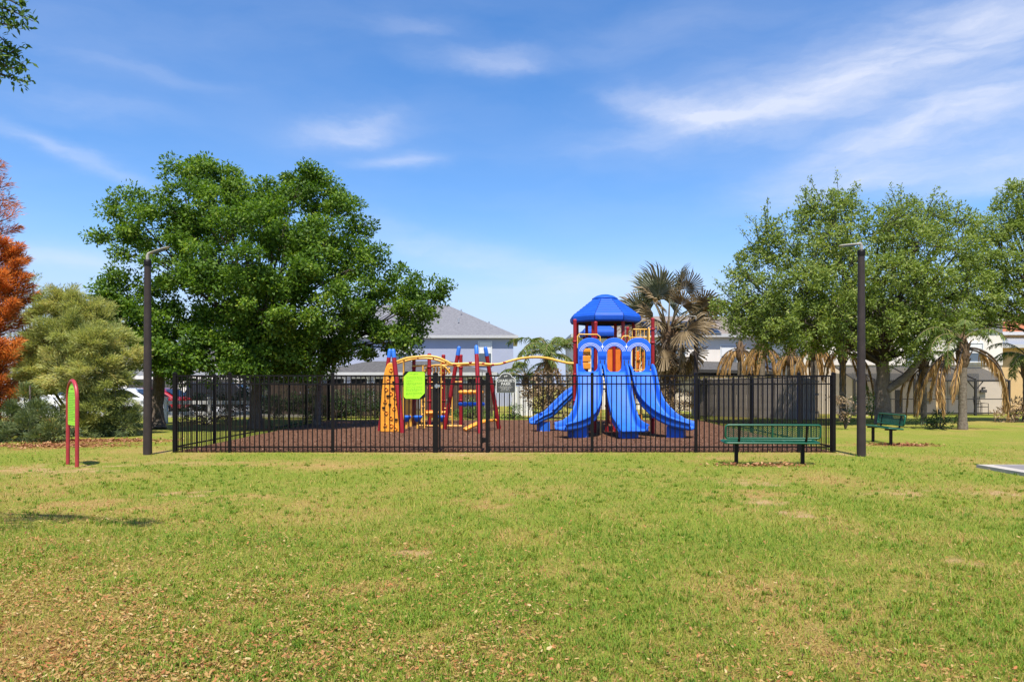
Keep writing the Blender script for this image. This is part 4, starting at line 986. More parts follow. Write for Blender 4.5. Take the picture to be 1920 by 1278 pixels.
oc = shape2d('bucket_panel', px2([(797, 774), (822, 774), (819, 782), (815, 790), (806, 790), (800, 783)]), (), .25, .02, M['orange_dark'], LF, Matrix.Translation((((809-HX)/F)*(28-YW), 28.0, 0)), off=LF.location)
roller_ = MB().tube([W(797, 774, 27.85), W(836, 773, 27.85)], .06, 12).build('top_pad', M['orange'], LF, world=True)
# ------------------------------------------------------------------ houses
def hip_roof(name, x0, x1, y0, y1, z, rise, mat, par, over=.34, fasc='fascia', th=.18):
    x0 -= over; x1 += over; y0 -= over; y1 += over; hd = (y1-y0)/2; hw = (x1-x0)/2; k = min(hd, hw)
    ra = ((x0+k), (y0+y1)/2 if hd <= hw else y0+k, z+rise); rb = ((x1-k), (y0+y1)/2 if hd <= hw else y1-k, z+rise)
    m = MB(); A, B, C_, D = (x0, y0, z), (x1, y0, z), (x1, y1, z), (x0, y1, z)
    m.add([A, B, C_, D, ra, rb], [(0, 1, 5, 4), (1, 2, 5), (2, 3, 4, 5), (3, 0, 4)] if hd <= hw else [(0, 1, 4), (1, 2, 5, 4), (2, 3, 5), (3, 0, 4, 5)])
    o = m.build(name, mat, par, world=True, fix=False)
    f = MB(); t = .04
    f.bbox((x0-t, y0-t, z-th), (x1+t, y0, z+.03)).bbox((x0-t, y1, z-th), (x1+t, y1+t, z+.03)).bbox((x0-t, y0, z-th), (x0, y1, z+.03)).bbox((x1, y0, z-th), (x1+t, y1, z+.03))
    f.build('fascia', M[fasc], o, world=True)
    MB().bbox((x0, y0, z-th+.02), (x1, y1, z-th+.04)).build('soffit', M['stucco_white'], o, world=True)
    return o
def window(par, x0, x1, z0, z1, y, mat='glass', split=True, fm='white_paint', blind=False):
    fr = MB(); t = .07
    fr.bbox((x0-t, y-.05, z0-t), (x0, y+.03, z1+t)).bbox((x1, y-.05, z0-t), (x1+t, y+.03, z1+t)).bbox((x0, y-.05, z1), (x1, y+.03, z1+t)).bbox((x0, y-.07, z0-t), (x1, y+.03, z0))
    if split: fr.bbox((x0, y-.04, (z0+z1)/2-.03), (x1, y+.02, (z0+z1)/2+.03))
    w = fr.build('window', M[fm], par, world=True, fix=False)
    MB().bbox((x0, y-.02, z0), (x1, y-.01, z1)).build('pane', M[mat], w, world=True, fix=False)
    if blind: MB().bbox((x0+.02, y-.028, z0+(z1-z0)*.5+.04), (x1-.02, y-.022, z1-.02)).build('blind', M['white_paint'], w, world=True, fix=False)
    return w
def walls(par, x0, x1, y0, y1, z0, z1, mat): return MB().bbox((x0, y0, z0), (x1, y1, z1)).build('wall', M[mat], par, world=True, fix=False)

H1 = thing('house', 'pale blue stucco two storey house with grey hip roof behind the climbing frame', 'house', (-8, 63, 0))
walls(H1, -17, .1, 58, 69.2, 0, 5.42, 'stucco_blue'); r1 = hip_roof('roof', -17, .1, 58, 69.2, 5.45, 3.0, M['shingle'], H1)
window(H1, (898-HX)/F*58, (921-HX)/F*58, 3.25, 4.98, 57.97, blind=True); window(H1, -9, -7.8, 3.25, 4.98, 57.97, blind=True); window(H1, -2.6, -1.4, .9, 2.2, 57.97)
for (px, py, y) in ((860, 597, 59.9), (917, 603, 60), (865, 580, 61.5)):
    p = W(px, py, y); MB().tube([(p.x, p.y, p.z-.25), (p.x, p.y, p.z+.02)], .06, 8).build('vent_pipe', M['alu'], r1, world=True)
H2 = thing('garden_pavilion', 'low dark roofed veranda with pale walls in front of the blue house', 'veranda', (-7, 50, 0))
walls(H2, -12.6, -1.5, 48.5, 54, 0, 2.3, 'stucco_blue'); hip_roof('roof', -12.6, -1.5, 48.5, 54, 2.42, .85, M['shingle_dark'], H2, .5)
for i in range(7): window(H2, -11.9+1.5*i, -10.9+1.5*i, .7, 2.05, 48.47, 'darkglass', False)

H3 = thing('house', 'warm white two storey house with solar panels on its roof behind the fan palm', 'house', (13, 52, 0))
walls(H3, 4.3, 22, 50, 60, 0, 4.95, 'stucco_white'); r3 = hip_roof('roof', 4.3, 22, 50, 60, 5.0, 1.7, M['shingle_brown'], H3)
sl = math.atan2(1.7, 5.34)
for i in range(6):
    for j in range(2):
        cx = 8.0+i*1.08; s = .75+j*1.75; c = Vector((cx, 49.66+s*math.cos(sl), 5.0+s*math.sin(sl)+.10))
        pn = MB().box(c, (1.02, 1.68, .03), rx=sl).build('solar_panel', M['solar'], r3, world=True)
        fr = MB()
        for dx in (-.5, .5): fr.box(c+Vector((dx, 0, .004)), (.03, 1.70, .04), rx=sl)
        for ds in (-.84, 0, .84): fr.box(c+Vector((0, ds*math.cos(sl), ds*math.sin(sl)+.004)), (1.03, .03, .04), rx=sl)
        fr.build('panel_frame', M['alu'], pn, world=True)
window(H3, (1352-HX)/F*50, (1381-HX)/F*50, 2.95, 4.25, 49.97, blind=True); window(H3, 17.6, 18.7, 2.95, 4.25, 49.97, blind=True); window(H3, 10.6, 11.6, 2.95, 4.25, 49.97)
H3b = MB(); a, b_ = W(1300, 684, 46), W(1440, 697, 46)
H3b.add([(9.5, 46, 2.65), (22, 46, 2.35), (22, 50, 3.0), (9.5, 50, 3.3), (9.5, 46, 2.45), (22, 46, 2.15), (22, 50, 2.8), (9.5, 50, 3.1)], [(0, 1, 2, 3), (4, 7, 6, 5), (0, 4, 5, 1), (1, 5, 6, 2), (2, 6, 7, 3), (3, 7, 4, 0)])
H3b.build('porch_roof', M['shingle_dark'], H3, world=True)
walls(H3, 10, 21.5, 46.6, 50, 0, 2.25, 'stucco_beige')

H4 = thing('house', 'white walled house with a screened patio behind the spreading oak', 'house', (23, 44, 0))
walls(H4, 16.4, 27.6, 42, 50, 2.75, 5.3, 'stucco_white'); walls(H4, 16.4, 27.6, 42.06, 50, 0, 2.749, 'stucco_beige'); hip_roof('roof', 16.4, 27.6, 42, 50, 5.4, 1.5, M['shingle_brown'], H4)
window(H4, (1815-HX)/F*42, (1841-HX)/F*42, 2.95, 3.95, 41.97, blind=True); window(H4, (1700-HX)/F*42, (1725-HX)/F*42, 3.0, 4.2, 41.97, blind=True)
dr = MB().bbox(((1679-HX)/F*42, 41.98, .05), ((1692-HX)/F*42, 42.05, 1.35)).build('utility_door', M['fascia_dark'], H4, world=True)
wl = MB().box(((1843-HX)/F*42, 41.97, EYE+(HY-733)/F*42), (.34, .12, .16)).box(((1843-HX)/F*42, 41.95, EYE+(HY-727)/F*42), (.12, .16, .10)).build('wall_lamp', M['fascia_dark'], H4, world=True)
for (x, z) in ((1790, 731), (1738, 742)): MB().bbox(((x-9-HX)/F*42, 41.96, EYE+(HY-z-8)/F*42), ((x+9-HX)/F*42, 42.0, EYE+(HY-z+8)/F*42)).build('wall_vent', M['stucco_tan'], H4, world=True)
H5 = thing('house', 'tan house with red tiled roof at the right edge beyond the patio', 'house', (34, 50, 0))
walls(H5, 29.0, 44, 45.5, 56, 0, 4.0, 'stucco_tan'); hip_roof('roof', 29.0, 44, 45.5, 56, 4.05, 1.2, M['alu'], H5, .5)
walls(H5, 31.5, 44, 48, 56, 4.0, 5.0, 'stucco_tan'); hip_roof('roof', 31.5, 44, 48, 56, 5.0, 1.6, M['terracotta'], H5, .4)
# screened patio
SC = thing('screen_enclosure', 'dark framed insect screen patio between the oak trunk and the tan house', 'patio enclosure', (22, 40, 0))
scm = bpy.data.materials.new('insect_screen'); scm.use_nodes = True
nt = scm.node_tree; bs = nt.nodes['Principled BSDF']; bs.inputs['Base Color'].default_value = (.02, .02, .02, 1); bs.inputs['Roughness'].default_value = .8; bs.inputs['Alpha'].default_value = .22
scm2 = scm.copy(); scm2.name = 'roof_screen'; scm2.node_tree.nodes['Principled BSDF'].inputs['Alpha'].default_value = .8
ys = 39.5; X_ = lambda px: (px-HX)/F*ys; Zp = lambda py: EYE+(HY-py)/F*ys
xs_ = [1602, 1640, 1715, 1770, 1829, 1892]
for px in xs_: MB().bbox((X_(px)-.05, ys-.05, 0), (X_(px)+.05, ys+.05, Zp(712))).build('post', M['screen_frame'], SC, world=True, fix=False)
for nm, py, h in (('top_beam', 712, .09), ('middle_beam', 747, .045), ('bottom_beam', 773, .06)): MB().bbox((X_(1602), ys-.04, Zp(py)-h), (X_(1892), ys+.04, Zp(py))).build(nm, M['screen_frame'], SC, world=True, fix=False)
for a, b_ in zip(xs_[:-1], xs_[1:]):
    MB().add([(X_(a), ys+.01, .05), (X_(b_), ys+.01, .05), (X_(b_), ys+.01, Zp(712)), (X_(a), ys+.01, Zp(712))], [(0, 1, 2, 3)]).build('screen_panel', scm, SC, world=True, fix=False)
    rp_ = MB().add([(X_(a), ys, Zp(712)), (X_(b_), ys, Zp(712)), (X_(b_), 41.9, 2.62), (X_(a), 41.9, 2.62)], [(0, 1, 2, 3)]).build('roof_screen', scm2, SC, world=True, fix=False)
    MB().tube([(X_(a), ys, Zp(712)+.03), (X_(a), 41.9, 2.65)], .045, 6).build('rafter', M['screen_frame'], rp_, world=True)
for (px, d) in ((1829, -1), (1829, 1)): MB().tube([(X_(1829), ys, 1.35), (X_(1829)+d*.42, ys, Zp(712)-.05)], .03, 6).build('brace', M['screen_frame'], SC, world=True)
# patio chair
pc = thing('patio_chair', 'small dark metal patio chair behind the patio screen', 'chair', ((1840-HX)/F*40.6, 40.6, 0), R(20))
for x in (-.24, .24):
    MB().tube([(x, -.22, 0), (x, -.22, .62), (x, .2, .64)], .018, 6).build('front_leg', M['screen_frame'], pc)
    MB().tube([(x, .26, 0), (x, .22, .45), (x, .30, 1.0)], .018, 6).build('rear_leg', M['screen_frame'], pc)
MB().box((0, 0, .44), (.5, .48, .03)).build('seat', M['screen_frame'], pc)
m = MB()
for z in (.6, .75, .9, .99): m.tube([(-.24, .245+(z-.45)*.13, z), (.24, .245+(z-.45)*.13, z)], .014, 6)
for x in (-.12, 0, .12): m.tube([(x, .24, .5), (x, .30, .99)], .01, 6)
m.build('backrest', M['screen_frame'], pc)

# ------------------------------------------------------------------ board fences
def board_fence(label, a, b, h, mat, bw=.14, group='board fences', cat='fence', name='board_fence', rails=True, seed=1, top=None):
    a = Vector((a[0], a[1], 0)); b = Vector((b[0], b[1], 0)); d = b-a; Ln = d.length; t = thing(name, label, cat, a, math.atan2(d.y, d.x), group)
    r = random.Random(seed); n = int(Ln/bw)
    meshes = []
    for k in range(4):
        hh = h-.03+.02*k; w = bw-.012
        m = MB(); m.add([(-w/2, -.01, 0), (w/2, -.01, 0), (w/2, -.01, hh-.05), (w/4, -.01, hh), (-w/4, -.01, hh), (-w/2, -.01, hh-.05), (-w/2, .01, 0), (w/2, .01, 0), (w/2, .01, hh-.05), (w/4, .01, hh), (-w/4, .01, hh), (-w/2, .01, hh-.05)], [(0, 1, 2, 3, 4, 5), (11, 10, 9, 8, 7, 6), (0, 6, 7, 1), (1, 7, 8, 2), (2, 8, 9, 3), (3, 9, 10, 4), (4, 10, 11, 5), (5, 11, 6, 0)])
        meshes.append(m.build('board', mat, mesh_only=True, fix=False))
    for i in range(n): link('board', r.choice(meshes), t, ((i+.5)*bw, r.uniform(-.006, .006), r.uniform(-.01, .02)), (r.uniform(-.01, .01), r.uniform(-.008, .008), 0))
    for z in (.35, h*.6, h-.2): MB().box((Ln/2, .05, z), (Ln, .05, .09)).build('rail', mat, t)
    for i in range(int(Ln/2.4)+1): MB().box((min(Ln-.06, i*2.4+.05), .12, h/2), (.09, .09, h)).build('post', mat, t)
    return t
board_fence('brown board fence behind the dark hedge left of the climbing frame', (-12.6, 38.5), (-.9, 38.5), 1.72, M['wood_brown'], seed=2)
board_fence('weathered grey board fence behind the palms with drooping brown fronds', ((1296-HX)/F*40, 40), ((1534-HX)/F*34.5, 34.5), 1.98, M['wood'], seed=3)
board_fence('short white board fence between the blue house and the brown shrubs', (.0, 39.5), (1.15, 39.5), 1.55, M['white_paint'], .12, seed=4)
wf = thing('rail_fence', 'white post and rail fence beside the street behind the oak trunks', 'fence', (-24, 31.5, 0))
for i in range(8): MB().box((i*1.85+.15, 0, .53), (.13, .13, 1.06)).box((i*1.85+.15, 0, 1.08), (.17, .17, .04)).build('post', M['white_paint'], wf)
for z in (.42, .88): MB().box((6.6, 0, z), (13.2, .05, .15)).build('rail', M['white_paint'], wf)
gb = thing('garage_building', 'cream single storey building across the street behind the oak trunks', 'building', (-30, 60, 0))
walls(gb, -46, -21, 58, 66, 0, 3.3, 'stucco_white'); hip_roof('roof', -46, -21, 58, 66, 3.35, 1.6, M['shingle_dark'], gb)
for i in range(5):
    x = -44+4.7*i; gd = MB().bbox((x, 57.95, 0), (x+3.6, 58.02, 1.0)).bbox((x, 57.95, 1.01), (x+3.6, 58.02, 1.55)).bbox((x, 57.95, 1.56), (x+3.6, 58.02, 2.1)).build('garage_door', M['fascia_dark'], gb, world=True, fix=False)

# ------------------------------------------------------------------ parked cars
def make_car(label, loc, rz, paint, van=False, k=1.0):
    t = thing('parked_car', label, 'car', loc, rz, 'cars parked along the street')
    H = 1.46 if not van else 1.75
    prof = [(-2.2, .35), (-2.22, .75), (-2.05, .92), (-1.75, .98), (-1.05, H-.10), (-.75, H-.01), (.35, H), (.75, H-.06), (1.35, 1.0), (2.0, .86), (2.18, .72), (2.2, .35)] if not van else [(-2.25, .4), (-2.3, 1.0), (-2.15, 1.1), (-1.95, H-.1), (-1.8, H), (.35, H), (.7, H-.06), (1.3, 1.12), (2.1, .98), (2.25, .8), (2.25, .4)]
    shape2d('body', prof, (), 1.72, .09, paint, t)
    gl = [(-1.55, .98), (-1.0, H-.16), (-.7, H-.09), (.33, H-.08), (.66, H-.13), (1.15, 1.0)] if not van else [(-2.0, 1.12), (-1.86, H-.1), (.33, H-.08), (.62, H-.12), (1.1, 1.13)]
    shape2d('side_windows', gl, (), 1.735, 0, M['darkglass'], t)
    for (x, z, dx, dz, nm) in (((1.08, 1.22, .34, .22, 'windscreen'), (-1.42, 1.2, -.30, .18, 'rear_window')) if not van else ((1.02, 1.4, .30, .22, 'windscreen'), (-2.07, 1.38, -.07, .24, 'rear_window'))):
        m = MB(); m.add([(x+dx, -.72, z-dz), (x+dx, .72, z-dz), (x-dx+.02, .64, z+dz), (x-dx+.02, -.64, z+dz)], [(0, 1, 2, 3)]); m.v = [(v[0]+(.05 if x > 0 else -.05), v[1], v[2]+.03) for v in m.v]; m.build(nm, M['darkglass'], t)
    for x in (-1.38, 1.36):
        for y in (-.80, .80):
            w = MB().lathe([(.19, -.10), (.30, -.11), (.325, -.06), (.325, .06), (.30, .11), (.19, .10)], n=20)
            w.v = [(v[0], v[2], v[1]+.325) for v in w.v]; w.v = [(v[0]+x, v[1]+y, v[2]) for v in w.v]; wh = w.build('wheel', M['rubber'], t)
            rm = MB().lathe([(.001, -.085), (.12, -.095), (.20, -.09), (.20, .09), (.12, .095), (.001, .085)], n=14); rm.v = [(v[0]+x, v[2]+y, v[1]+.325) for v in rm.v]; rm.build('rim', M['chrome'], wh)
    for y in (-.62, .62):
        MB().box((2.16, y, .70), (.10, .36, .13)).build('headlight', M['chrome'], t, bevel=.02); MB().box((-2.19, y, .80), (.08, .30, .16)).build('tail_light', M['lampglow'], t, bevel=.02)
    for y in (-.86, .86): MB().box((-.05, y*1.012, .62), (1.9, .012, .03)).build('door_trim', M['fascia_dark'], t)
    for y in (-.95, .95): MB().ball((.85, y, 1.02), .09, 8, (.8, 1.1, .7)).build('mirror', paint, t)
    return t
def car_at(px, Y): return ((px-HX)/F*Y, Y, 0)
make_car('red car parked behind the trunk of the left oak', car_at(286, 42), R(172), M['red_car'])
make_car('dark van parked behind the corner of the metal fence', car_at(428, 43), R(4), M['dark_car'], True)
make_car('white car parked behind the yellow green conifer', car_at(226, 40), R(178), M['white_car'])
make_car('white van parked behind the rust coloured conifer', car_at(62, 41), R(2), M['white_car'], True)
# ------------------------------------------------------------------ trees
def crown_from_lobes(name, lobes, mat, par, seed, clump_r=.42, leaves=80, dens=1.0, leaf=(.07, .13), asp=.55, shell=.55, bias=.45, flat=.75):
    r = np.random.default_rng(seed); P = []; D = []; NR = []; T = []; cl_out = []
    off = np.array(root_loc(par))
    for (c, R_) in lobes:
        c = np.array(c); n = max(3, int(dens*2.6*(R_/clump_r)**2))
        q = nrmz(r.normal(0, 1, (n, 3))); rad = R_*(shell+(1-shell)*r.uniform(0, 1, n)**.6)
        cc = c+q*rad[:, None]*np.array([1, 1, .85])
        for k in range(n):
            cl_out.append((cc[k], c)); m = int(leaves*r.uniform(.6, 1.3)); rc = clump_r*r.uniform(.65, 1.3)
            o = nrmz(r.normal(0, 1, (m, 3)))*(r.uniform(0, 1, m)**.45)[:, None]*rc*np.array([1, 1, flat])
            P.append(cc[k]+o); outw = nrmz(o+q[k]*.35*rc)
            nr = nrmz(outw*.9+np.array([0, 0, bias])+r.normal(0, .38, (m, 3))); NR.append(nr)
            D.append(outw*.7+r.normal(0, .7, (m, 3))); T.append(np.clip(r.normal(.5+r.normal(0, .13), .22, m), 0, 1))
    P = np.concatenate(P)-off; D = np.concatenate(D); NR = np.concatenate(NR); T = np.concatenate(T)
    Ln = r.uniform(leaf[0], leaf[1], len(P)); v, f = leaf_cards(P, D, NR, Ln, Ln*asp*r.uniform(.7, 1.2, len(P)))
    np_mesh(name, v, f, mat, par, tint=T); return cl_out
def limbs(par, base, fork, lobes, clumps, r0, mat, seed, rmin=.035, lean=(0, 0), twig_every=3, bark2=None, trunk_pts=None):
    rd = random.Random(seed); base = Vector(base); fork = Vector(fork)
    tr = MB(); n = 7; pts = []; rs = []
    for i in range(n+1):
        t = i/n; p = base.lerp(fork, t)+Vector((rd.uniform(-1, 1), rd.uniform(-1, 1), 0))*.05*(0 < i < n)
        pts.append(p); rs.append(r0*(1.35-.35*min(1, t*5)) * (1-.25*t) if t < .2 else r0*(1-.25*t))
    tr.tube(pts, rs, 14); tr.build('trunk', mat, par, world=True)
    top = pts[-1]
    for (c, R_) in lobes:
        c = Vector(c); d = c-top
        rb = max(rmin, min(r0*.5, .05*R_+.03)); st = top-Vector((0, 0, rd.uniform(0, (top-base).length*.18)))
        mid = st.lerp(c, .5)+Vector((rd.uniform(-.3, .3), rd.uniform(-.3, .3), rd.uniform(.0, .3)*d.length*.35))
        pp = spline([st, st.lerp(mid, .5)+Vector((0, 0, .1)), mid, c], 4); k = len(pp)
        b = MB(); b.tube(pp, [rb*(1-.75*i/(k-1)) for i in range(k)], 8)
        for i, (q, cc) in enumerate(clumps):
            if i % twig_every == 0 and (Vector(cc)-c).length < 1e-4:
                s = pp[rd.randint(k//2, k-1)]; q = Vector(q)
                b.tube([s, s.lerp(q, .5)+Vector((rd.uniform(-.1, .1), rd.uniform(-.1, .1), rd.uniform(0, .2))), q], [rb*.3, rb*.2, .008], 5, cap=False)
        b.build('limb', bark2 or mat, par, world=True, fix=False)
def LB(lst, Y, seed, dy=2.0, f=.55):
    r = random.Random(seed); out = []
    for (px, py, rp, *q) in lst:
        y = Y+(q[0] if q else r.uniform(-dy, dy)); out.append((W(px, py, y), rp/F*y)) 
        
    return out
def oak(label, base, fork, lobes, r0, mat, seed, name='oak_tree', group='oak trees round the playground', **k):
    t = thing(name, label, 'tree', base, 0, group)
    kw = dict(clump_r=k.get('clump_r', .42), leaves=k.get('leaves', 70), dens=k.get('dens', 1), leaf=k.get('leaf', (.08, .15)), shell=k.get('shell', .55), asp=k.get('asp', .55), flat=k.get('flat', .75))
    cl = crown_from_lobes('crown', lobes, M[mat], t, seed, **kw)
    limbs(t, base, fork, lobes, cl, r0, M['bark'], seed, bark2=M['bark_dark'], twig_every=k.get('tw', 4)); return t
Ym = 28.2
main = LB([(350, 325, 46, 0), (390, 335, 48, 1), (435, 352, 45, 1), (345, 372, 46, -1), (560, 345, 50, 0), (520, 365, 42, 1), (600, 365, 46, 1), (640, 415, 48, 0), (650, 372, 30, 1),
     (245, 395, 46, 0), (205, 428, 34, 0), (275, 430, 44, -1), (250, 462, 36, 0), (320, 425, 55, -1.5), (400, 410, 60, -1), (470, 420, 58, -2), (540, 430, 60, -1), (610, 460, 58, -1), (680, 470, 34, 0), (690, 498, 32, 0), (655, 505, 50, -1),
     (330, 500, 56, -2), (395, 500, 58, -2.5), (465, 500, 60, -3), (540, 510, 60, -2.5), (600, 530, 55, -2), (420, 560, 60, -2.5), (500, 575, 62, -3), (570, 590, 55, -2.5), (640, 575, 48, -1.5),
     (430, 400, 60, 2.5), (550, 440, 65, 2.5), (350, 470, 60, 2.5), (640, 480, 50, 2.5), (470, 550, 70, 2.5), (560, 620, 50, 1), (470, 640, 48, -2), (520, 655, 44, -2), (440, 672, 34, -2.2), (505, 688, 30, -2.2), (555, 684, 30, -1.5), (470, 688, 28, -2.4), (482, 362, 34, .5), (500, 385, 40, 0), (535, 665, 36, -2), (590, 660, 40, -1.5), (480, 610, 55, 1.5), (420, 610, 55, 1)], Ym, 1)
oak('huge dark green oak with a broad crown behind the left half of the metal fence', G(479, 803.5), W(482, 630, 27.6), main, .22, 'oak_leaf', 21, dens=1.0, leaves=210, shell=.55, leaf=(.09, .17), clump_r=.44, flat=.7)
leftl = LB([(235, 540, 42, 0), (200, 545, 34, 0), (190, 585, 40, 1), (235, 600, 46, 0), (285, 560, 50, -.5), (300, 610, 50, -1), (345, 640, 52, -1.5), (300, 660, 46, -1), (395, 660, 48, -1.5), (440, 640, 50, -1.5), (360, 590, 55, 0), (250, 640, 40, 0), (350, 685, 34, -1.5), (430, 688, 32, -1.5), (480, 670, 40, -1.5), (320, 690, 28, -1.5), (395, 692, 28, -1.8), (340, 665, 40, -1.8), (285, 680, 22, -1)], 27.2, 2)
oak('lower dark green oak behind the tall lamp post next to the yellow green conifer', G(295, 803), W(297, 660, 27.6), leftl, .25, 'oak_leaf', 22, dens=1.0, leaves=200, shell=.5, leaf=(.09, .17), clump_r=.42, flat=.7)
rightl = LB([(795, 545, 36, 0), (760, 525, 34, .5), (720, 545, 34, .5), (822, 545, 22, 0), (770, 575, 42, -.5), (735, 600, 44, -.5), (790, 600, 28, 0), (700, 640, 42, -.5), (745, 640, 36, -1), (650, 640, 46, -1), (600, 650, 46, -1), (550, 660, 44, -1.5), (660, 600, 46, 0), (690, 580, 40, .5), (760, 655, 24, -.5), (620, 680, 26, -1), (540, 690, 22, -1.5), (575, 685, 24, -1.5)], 29.2, 3)
oak('smaller dark green oak spreading towards the blue house beside the climbing frame', (G(601, 796).x, 29.6, 0), W(603, 665, 29.4), rightl, .13, 'oak_leaf', 23, dens=1.0, leaves=200, shell=.5, leaf=(.09, .17), clump_r=.42, flat=.7)
ro = LB([(1545, 385, 42, 0), (1575, 395, 40, 1), (1515, 410, 36, 0), (1440, 445, 36, 0), (1425, 475, 38, 0), (1390, 515, 34, 0), (1480, 470, 48, -.5), (1560, 450, 55, -1), (1690, 405, 46, .5), (1735, 405, 42, .5), (1650, 430, 50, -.5), (1720, 455, 55, -1), (1790, 420, 42, .5), (1800, 470, 46, -.5),
     (1380, 570, 42, 0), (1430, 555, 50, -1), (1500, 540, 58, -1.5), (1580, 530, 58, -2), (1660, 520, 58, -2), (1740, 530, 56, -1.5), (1810, 530, 44, -.5), (1390, 610, 32, -.5), (1440, 610, 44, -1), (1510, 605, 50, -2), (1580, 600, 48, -2), (1650, 590, 48, -2), (1720, 600, 44, -1.5), (1780, 585, 40, -1),
     (1540, 645, 30, -1), (1600, 640, 34, -1.5), (1705, 655, 32, -1), (1725, 640, 30, -1), (1560, 480, 60, 2), (1680, 490, 60, 2), (1480, 560, 60, 2), (1760, 540, 50, 2), (1600, 570, 55, 1.5), (1540, 600, 60, 1.5), (1640, 610, 60, 1.5), (1700, 580, 60, 1), (1460, 600, 50, 1), (1780, 610, 40, 0), (1400, 590, 40, 1), (1500, 640, 34, -.5), (1440, 640, 26, -.5)], 30.6, 4)
oak('spreading pale green oak with a forked trunk behind the sideways bench', (G(1655, 794).x, 31.0, 0), W(1655, 665, 30.8), ro, .31, 'oak2_leaf', 24, dens=1.2, leaves=44, shell=.3, leaf=(.09, .17), asp=.46, clump_r=.27, flat=.9, tw=7)
pale_tree = [o for o in S.objects if o.get('label', '').startswith('spreading pale')][0]
def sprigs(par, lobes, mat, seed, per=8, L=(.35, .85), n=40):
    r = np.random.default_rng(seed); P = []; D = []; NR = []; T = []; m = MB(); off = np.array(root_loc(par))
    for (c, R_) in lobes:
        c = np.array(c)
        for i in range(per):
            q = nrmz(r.normal(0, 1, 3)+np.array([0, 0, .45])); st = c+q*R_*.8; l = r.uniform(*L); e = st+q*l+np.array([0, 0, l*.15]); m.tube([Vector(c+q*R_*.2), Vector(st), Vector(e)], [.022, .014, .004], 4, cap=False)
            t = r.uniform(0, 1, n); p = st+(e-st)*t[:, None]+r.normal(0, .085, (n, 3))*(1.2-.7*t)[:, None]; P.append(p); D.append(q*.6+r.normal(0, .7, (n, 3))); NR.append(r.normal(0, .5, (n, 3))+np.array([0, -.1, .8])); T.append(np.clip(r.normal(.5, .22, n), 0, 1))
    P = np.concatenate(P)-off; Ln = r.uniform(.08, .15, len(P)); v, f = leaf_cards(P, np.concatenate(D), nrmz(np.concatenate(NR)), Ln, Ln*.46)
    np_mesh('crown', v, f, M[mat], par, tint=np.concatenate(T)); m.build('twig', M['bark_dark'], par, world=True, fix=False)['kind'] = 'stuff'
sprigs(pale_tree, ro, 'oak2_leaf', 91)
ot = [o for o in S.objects if o.get('label', '').startswith('spreading pale')][0]
MB().tube(spline([W(1664, 730, 30.8), W(1690, 712, 30.6), W(1712, 690, 30.4), W(1735, 655, 30.3), W(1760, 610, 30.3)], 4), [.17]*5+[.15]*4+[.12]*4+[.10]*4, 10).build('limb', M['bark'], ot, world=True)
MB().tube(spline([W(1652, 690, 31), W(1638, 662, 30.8), W(1610, 645, 30.5), W(1570, 625, 30.2)], 4), [.15]*4+[.13]*4+[.10]*5, 10).build('limb', M['bark'], ot, world=True)
fr_ = LB([(1905, 372, 34, 0), (1890, 405, 38, 0), (1860, 430, 40, 0), (1905, 450, 50, 0), (1870, 500, 46, -.5), (1920, 520, 50, -.5), (1890, 570, 44, -.5), (1840, 560, 40, -1), (1940, 420, 50, 0), (1960, 500, 55, 0), (1850, 610, 30, -1), (1930, 590, 40, -1), (1800, 610, 30, -1.5), (1985, 560, 50, 0), (1838, 450, 34, -.5), (1832, 495, 40, -.5), (1845, 535, 42, -.5), (1820, 575, 36, -.8), (1915, 350, 24, 0)], 32.5, 5)
oak('dark oak at the right edge overlapping the spreading oak', (W(1985, 0, 33).x, 33.0, 0), W(1975, 640, 33), fr_, .24, 'oak2_leaf', 25, dens=1.1, leaves=60, shell=.35, asp=.46, leaf=(.09, .17), clump_r=.30)
# tree just out of frame whose sprays hang into the top left corner
nt_ = thing('oak_tree', 'oak at the top left corner with leafy sprays hanging into view', 'tree', (-8.2, 6.6, 0), 0, 'oak trees round the playground')
lob = [(Vector((-5.55, 6.1, 5.2)), .62), (Vector((-6.5, 6.1, 5.3)), .6), (Vector((-7.0, 6.2, 5.7)), .8), (Vector((-7.9, 6.2, 6.4)), 1.0), (Vector((-9.2, 6.8, 6.6)), 1.4), (Vector((-9.0, 7.4, 5.7)), 1.0), (Vector((-9.6, 6.0, 6.0)), 1.2)]
cl = crown_from_lobes('crown', lob, M['near_leaf'], nt_, 31, clump_r=.26, leaves=75, dens=.9, leaf=(.05, .085), asp=.42, shell=.4)
limbs(nt_, (-8.2, 6.6, 0), (-8.1, 6.6, 3.6), lob, cl, .2, M['bark'], 31, bark2=M['bark_dark'])
rn = np.random.default_rng(77); tw = MB()
def spray(pts, n, spread):
    P = []; D = []; NR = []; T = []; pts = spline([Vector(p) for p in pts], 6); tw.tube(pts, [.012-.009*i/(len(pts)-1) for i in range(len(pts))], 5, cap=False)
    for i in range(n):
        k = min(len(pts)-1, int(len(pts)*(.25+.75*rn.uniform()**.8))); base = np.array(pts[k])+rn.normal(0, spread, 3)
        P.append(base); D.append(rn.normal(0, 1, 3)+np.array([.5, 0, .1])); NR.append(rn.normal(0, .6, 3)+np.array([0, -.5, .6])); T.append(np.clip(rn.normal(.5, .25), 0, 1))
    Ln = rn.uniform(.045, .075, len(P)); v, f = leaf_cards(np.array(P)-np.array(nt_.location), np.array(D), nrmz(np.array(NR)), Ln, Ln*.42); np_mesh('leaves', v, f, M['near_leaf'], nt_, tint=np.array(T))
ys_ = 6.5
